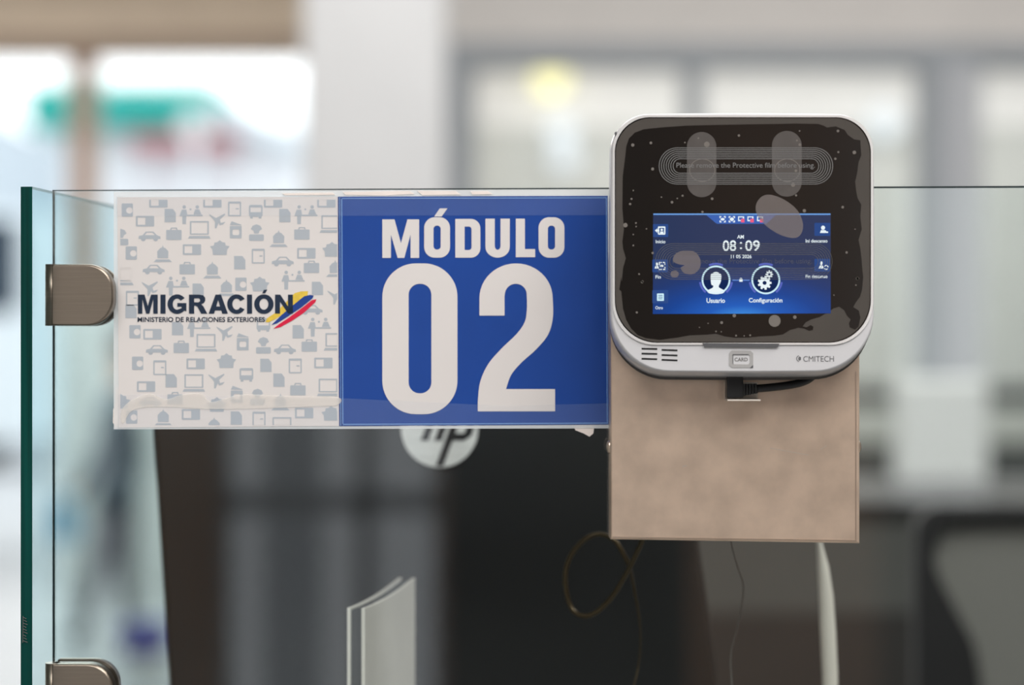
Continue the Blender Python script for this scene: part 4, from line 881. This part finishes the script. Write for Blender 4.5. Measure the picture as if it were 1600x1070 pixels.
m.build('maker_lettering', M['grey_print'], rd)
# side notch on the upper left rim
m = MB(); m.plate([[(960, 208), (963, 206), (963.5, 212), (960.5, 214)]], DF + 0.004, 0.004); m.build('rim_notch', M['tab'], rd)

# ================================================================== USB CABLE
uc = thing('usb_cable', 'black plug and cable under the iris reader in front of steel box', 'cable', (Q(1147, 0).x, BF - 0.01, Q(0, 622).z))
ycn = BF - 0.0125
m = MB(); a, b = P(1134, 621.5, ycn), P(1160, 586, ycn); m.box((a.x, ycn - 0.006, a.z), (b.x, ycn + 0.006, b.z)); m.build('plug', M['black'], uc, bevel=0.001)
m = MB()
for k in range(5):
    a, b = P(1160 + k * 4.6, 618 - k * 0.8, ycn), P(1163.4 + k * 4.6, 600 - k * 0.2, ycn); m.box((a.x, ycn - 0.0042 + k * 0.0003, a.z), (b.x, ycn + 0.0042 - k * 0.0003, b.z))
m.tube([P(1160, 609, ycn), P(1184, 607.5, ycn)], 0.0026); m.build('strain_relief', M['rubber'], uc)
m = MB(); m.tube([P(*p) for p in smooth([(1181, 607, ycn), (1205, 605, ycn), (1230, 602, ycn), (1250, 598, ycn + 0.001), (1264, 592, ycn + 0.002), (1273, 583, ycn + 0.002), (1280, 570, ycn + 0.001)], 5, False)], 0.0024, 12); m.build('cord', M['rubber'], uc)

# ================================================================== MONITOR
MY = 0.205
mo = thing('monitor', 'black monitor seen from behind with round silver logo badge', 'monitor', (P(690, 0, MY).x, MY + 0.09, CT))
def mout(g):
    c = [(218, 400), (1030, 400), (1142, 1180), (268, 1180)]
    cx = sum(p[0] for p in c) / 4; cyy = sum(p[1] for p in c) / 4
    out = []
    for i in range(4):
        a, b, d_ = c[i - 1], c[i], c[(i + 1) % 4]
        ua = (a[0] - b[0], a[1] - b[1]); ub = (d_[0] - b[0], d_[1] - b[1]); la = math.hypot(*ua); lb = math.hypot(*ub); r = 22
        p0_ = (b[0] + ua[0] / la * r, b[1] + ua[1] / la * r); p2_ = (b[0] + ub[0] / lb * r, b[1] + ub[1] / lb * r)
        for k in range(7):
            t_ = k / 6; out.append(((1 - t_) ** 2 * p0_[0] + 2 * t_ * (1 - t_) * b[0] + t_ * t_ * p2_[0], (1 - t_) ** 2 * p0_[1] + 2 * t_ * (1 - t_) * b[1] + t_ * t_ * p2_[1]))
    return [(cx + (p[0] - cx) * (1 - g / 430), cyy + (p[1] - cyy) * (1 - g / 390)) for p in out]
MR = lambda g, dy: [P(p[0], p[1], MY) + Vector((0, dy, 0)) for p in mout(g)]
m = MB(); m.loft([MR(0, 0.034), MR(0, 0.012), MR(4, 0.003), MR(12, 0.0)]); m.build('back_cover', M['mon'], mo)
m = MB(); m.loft([MR(2, 0.044), MR(0, 0.040), MR(0, 0.0345)]); m.build('front_bezel', M['black'], mo)
m = MB(); m.loft([MR(26, 0.0446), MR(26, 0.0441)]); m.build('panel', M['black_glass'], mo)
m = MB(); ly = 0
m.plate([ell(687, 670, 60, 60, 56)], MY - 0.0002, 0.002); lg = m.build('badge', M['logo'], mo)
m = MB()
sl = lambda x, y: (x - 0.37 * (y - 670), y)
st = lambda x0, x1, y0, y1: [sl(x0, y0), sl(x1, y0), sl(x1, y1), sl(x0, y1)]
m.plate([st(664, 676, 614, 688)], MY - 0.0022, 0.0004)
m.plate([[sl(676, 648), sl(690, 648), sl(697, 654), sl(697, 688), sl(685, 688), sl(685, 660), sl(676, 660)]], MY - 0.0022, 0.0004)
m.plate([st(702, 714, 649, 728)], MY - 0.0022, 0.0004)
m.plate([[sl(714, 649), sl(732, 649), sl(740, 656), sl(740, 681), sl(732, 688), sl(714, 688), sl(714, 677), sl(728, 677), sl(728, 660), sl(714, 660)]], MY - 0.0022, 0.0004)
m.build('logo_letters', M['logo_ink'], lg)
m = MB(); xm = P(690, 0, MY).x; m.box((xm - 0.03, MY + 0.05, CT + 0.012), (xm + 0.03, MY + 0.075, CT + 0.12)); m.build('stand_neck', M['black'], mo, bevel=0.003)
m = MB(); m.box((xm - 0.11, MY + 0.0, CT), (xm + 0.11, MY + 0.17, CT + 0.012)); m.build('stand_base', M['black'], mo, bevel=0.004)

# ================================================================== SLIM SILVER UNIT
sy = 0.055
a = P(570, 950, sy); ang = math.atan2(0.0265, 0.105)
dd = Vector((math.sin(ang), math.cos(ang), 0)); ww = Vector((-math.cos(ang), math.sin(ang), 0))
su = thing('slim_device', 'slim upright silver device with dark grey core in front of the monitor', 'device', (a.x, sy, CT))
Ld = 0.112
def prof(n=10): return [(k / n * Ld, a.z + 0.0085 * (k / n) ** 2.0 * 1.0) for k in range(n + 1)]
def slab(o0, o1, name, mt, cut=0.0, drop=0.0):
    pr = prof(); r0 = [a * 1.0 + dd * (u + (cut if i == 0 else 0)) + ww * o0 + Vector((0, 0, z - a.z - drop)) for i, (u, z) in enumerate(pr)]
    pts0 = r0 + [Vector((r0[-1].x, r0[-1].y, CT)), Vector((r0[0].x, r0[0].y, CT))]
    pts1 = [p + ww * (o1 - o0) for p in pts0]
    m = MB(); m.loft([pts0, pts1], smooth=False); return m.build(name, mt, su, bevel=0.0006)
slab(0.0, 0.0024, 'side_plate', M['alu']); slab(0.0095, 0.0118, 'side_plate', M['alu']); slab(0.0025, 0.0094, 'core', M['core'], 0.0012, 0.0012)

# ================================================================== CABLES AND BLADE BEHIND THE GLASS
lc = [(740 + x * 0.4018, 640 + y * 0.4018, z) for x, y, z in [(690, 380, .028), (672, 450, .034), (652, 518, .04), (604, 618, .045), (545, 718, .05), (482, 784, .052), (425, 802, .055), (378, 765, .06), (356, 665, .062), (372, 580, .064), (428, 508, .062), (490, 484, .06), (548, 508, .055), (588, 570, .053), (606, 612, .056), (625, 700, .07), (648, 850, .08), (640, 1000, .085), (600, 1150, .07)]]
m = MB(); pts = smooth(lc, 8, False); k_ = len(pts)
rad = [0.0017 if i < k_ * 0.76 else max(0.0006, 0.0017 - (i - k_ * 0.76) * 0.00006) for i in range(k_)]
m.tube([P(*p) for p in pts], rad, 10); tag(m.build('looped_cable', M['bronze']), 'bronze brown cable hanging in an open loop behind box corner', 'cable')
m = MB(); m.tube([P(*p) for p in smooth([(1132, 780, .03), (1143, 850, .04), (1154, 890, .045), (1162, 920, .05), (1152, 980, .055), (1142, 1022, .06), (1144, 1080, .06), (1150, 1180, .05), (1160, 1350, .04)], 8, False)], 0.0005, 8); tag(m.build('thin_cord', M['cord']), 'very thin grey cord hanging below the middle of the steel box', 'cable')
m = MB(); by = 0.16
prof_ = [(1271, 1277, 700), (1274, 1281, 800), (1276, 1285, 850), (1277, 1295, 885), (1279, 1302, 930), (1281, 1306, 985), (1284, 1309, 1050), (1287, 1310, 1150), (1290, 1311, 1340)]
rings = []
for x0_, x1_, yy in prof_:
    z = P(0, yy, by).z; z = max(z, CT)
    u0, u1 = P(x0_, 0, by).x, P(x1_, 0, by).x; cxx, hw = (u0 + u1) / 2, (u1 - u0) / 2
    rings.append([(cxx + hw * math.cos(a_), by + 0.0035 * math.sin(a_), z) for a_ in [2 * math.pi * k / 16 for k in range(16)]])
m.loft(rings); tag(m.build('metal_post', M['alu']), 'thin tapered metal post standing behind the glass below box', 'post')
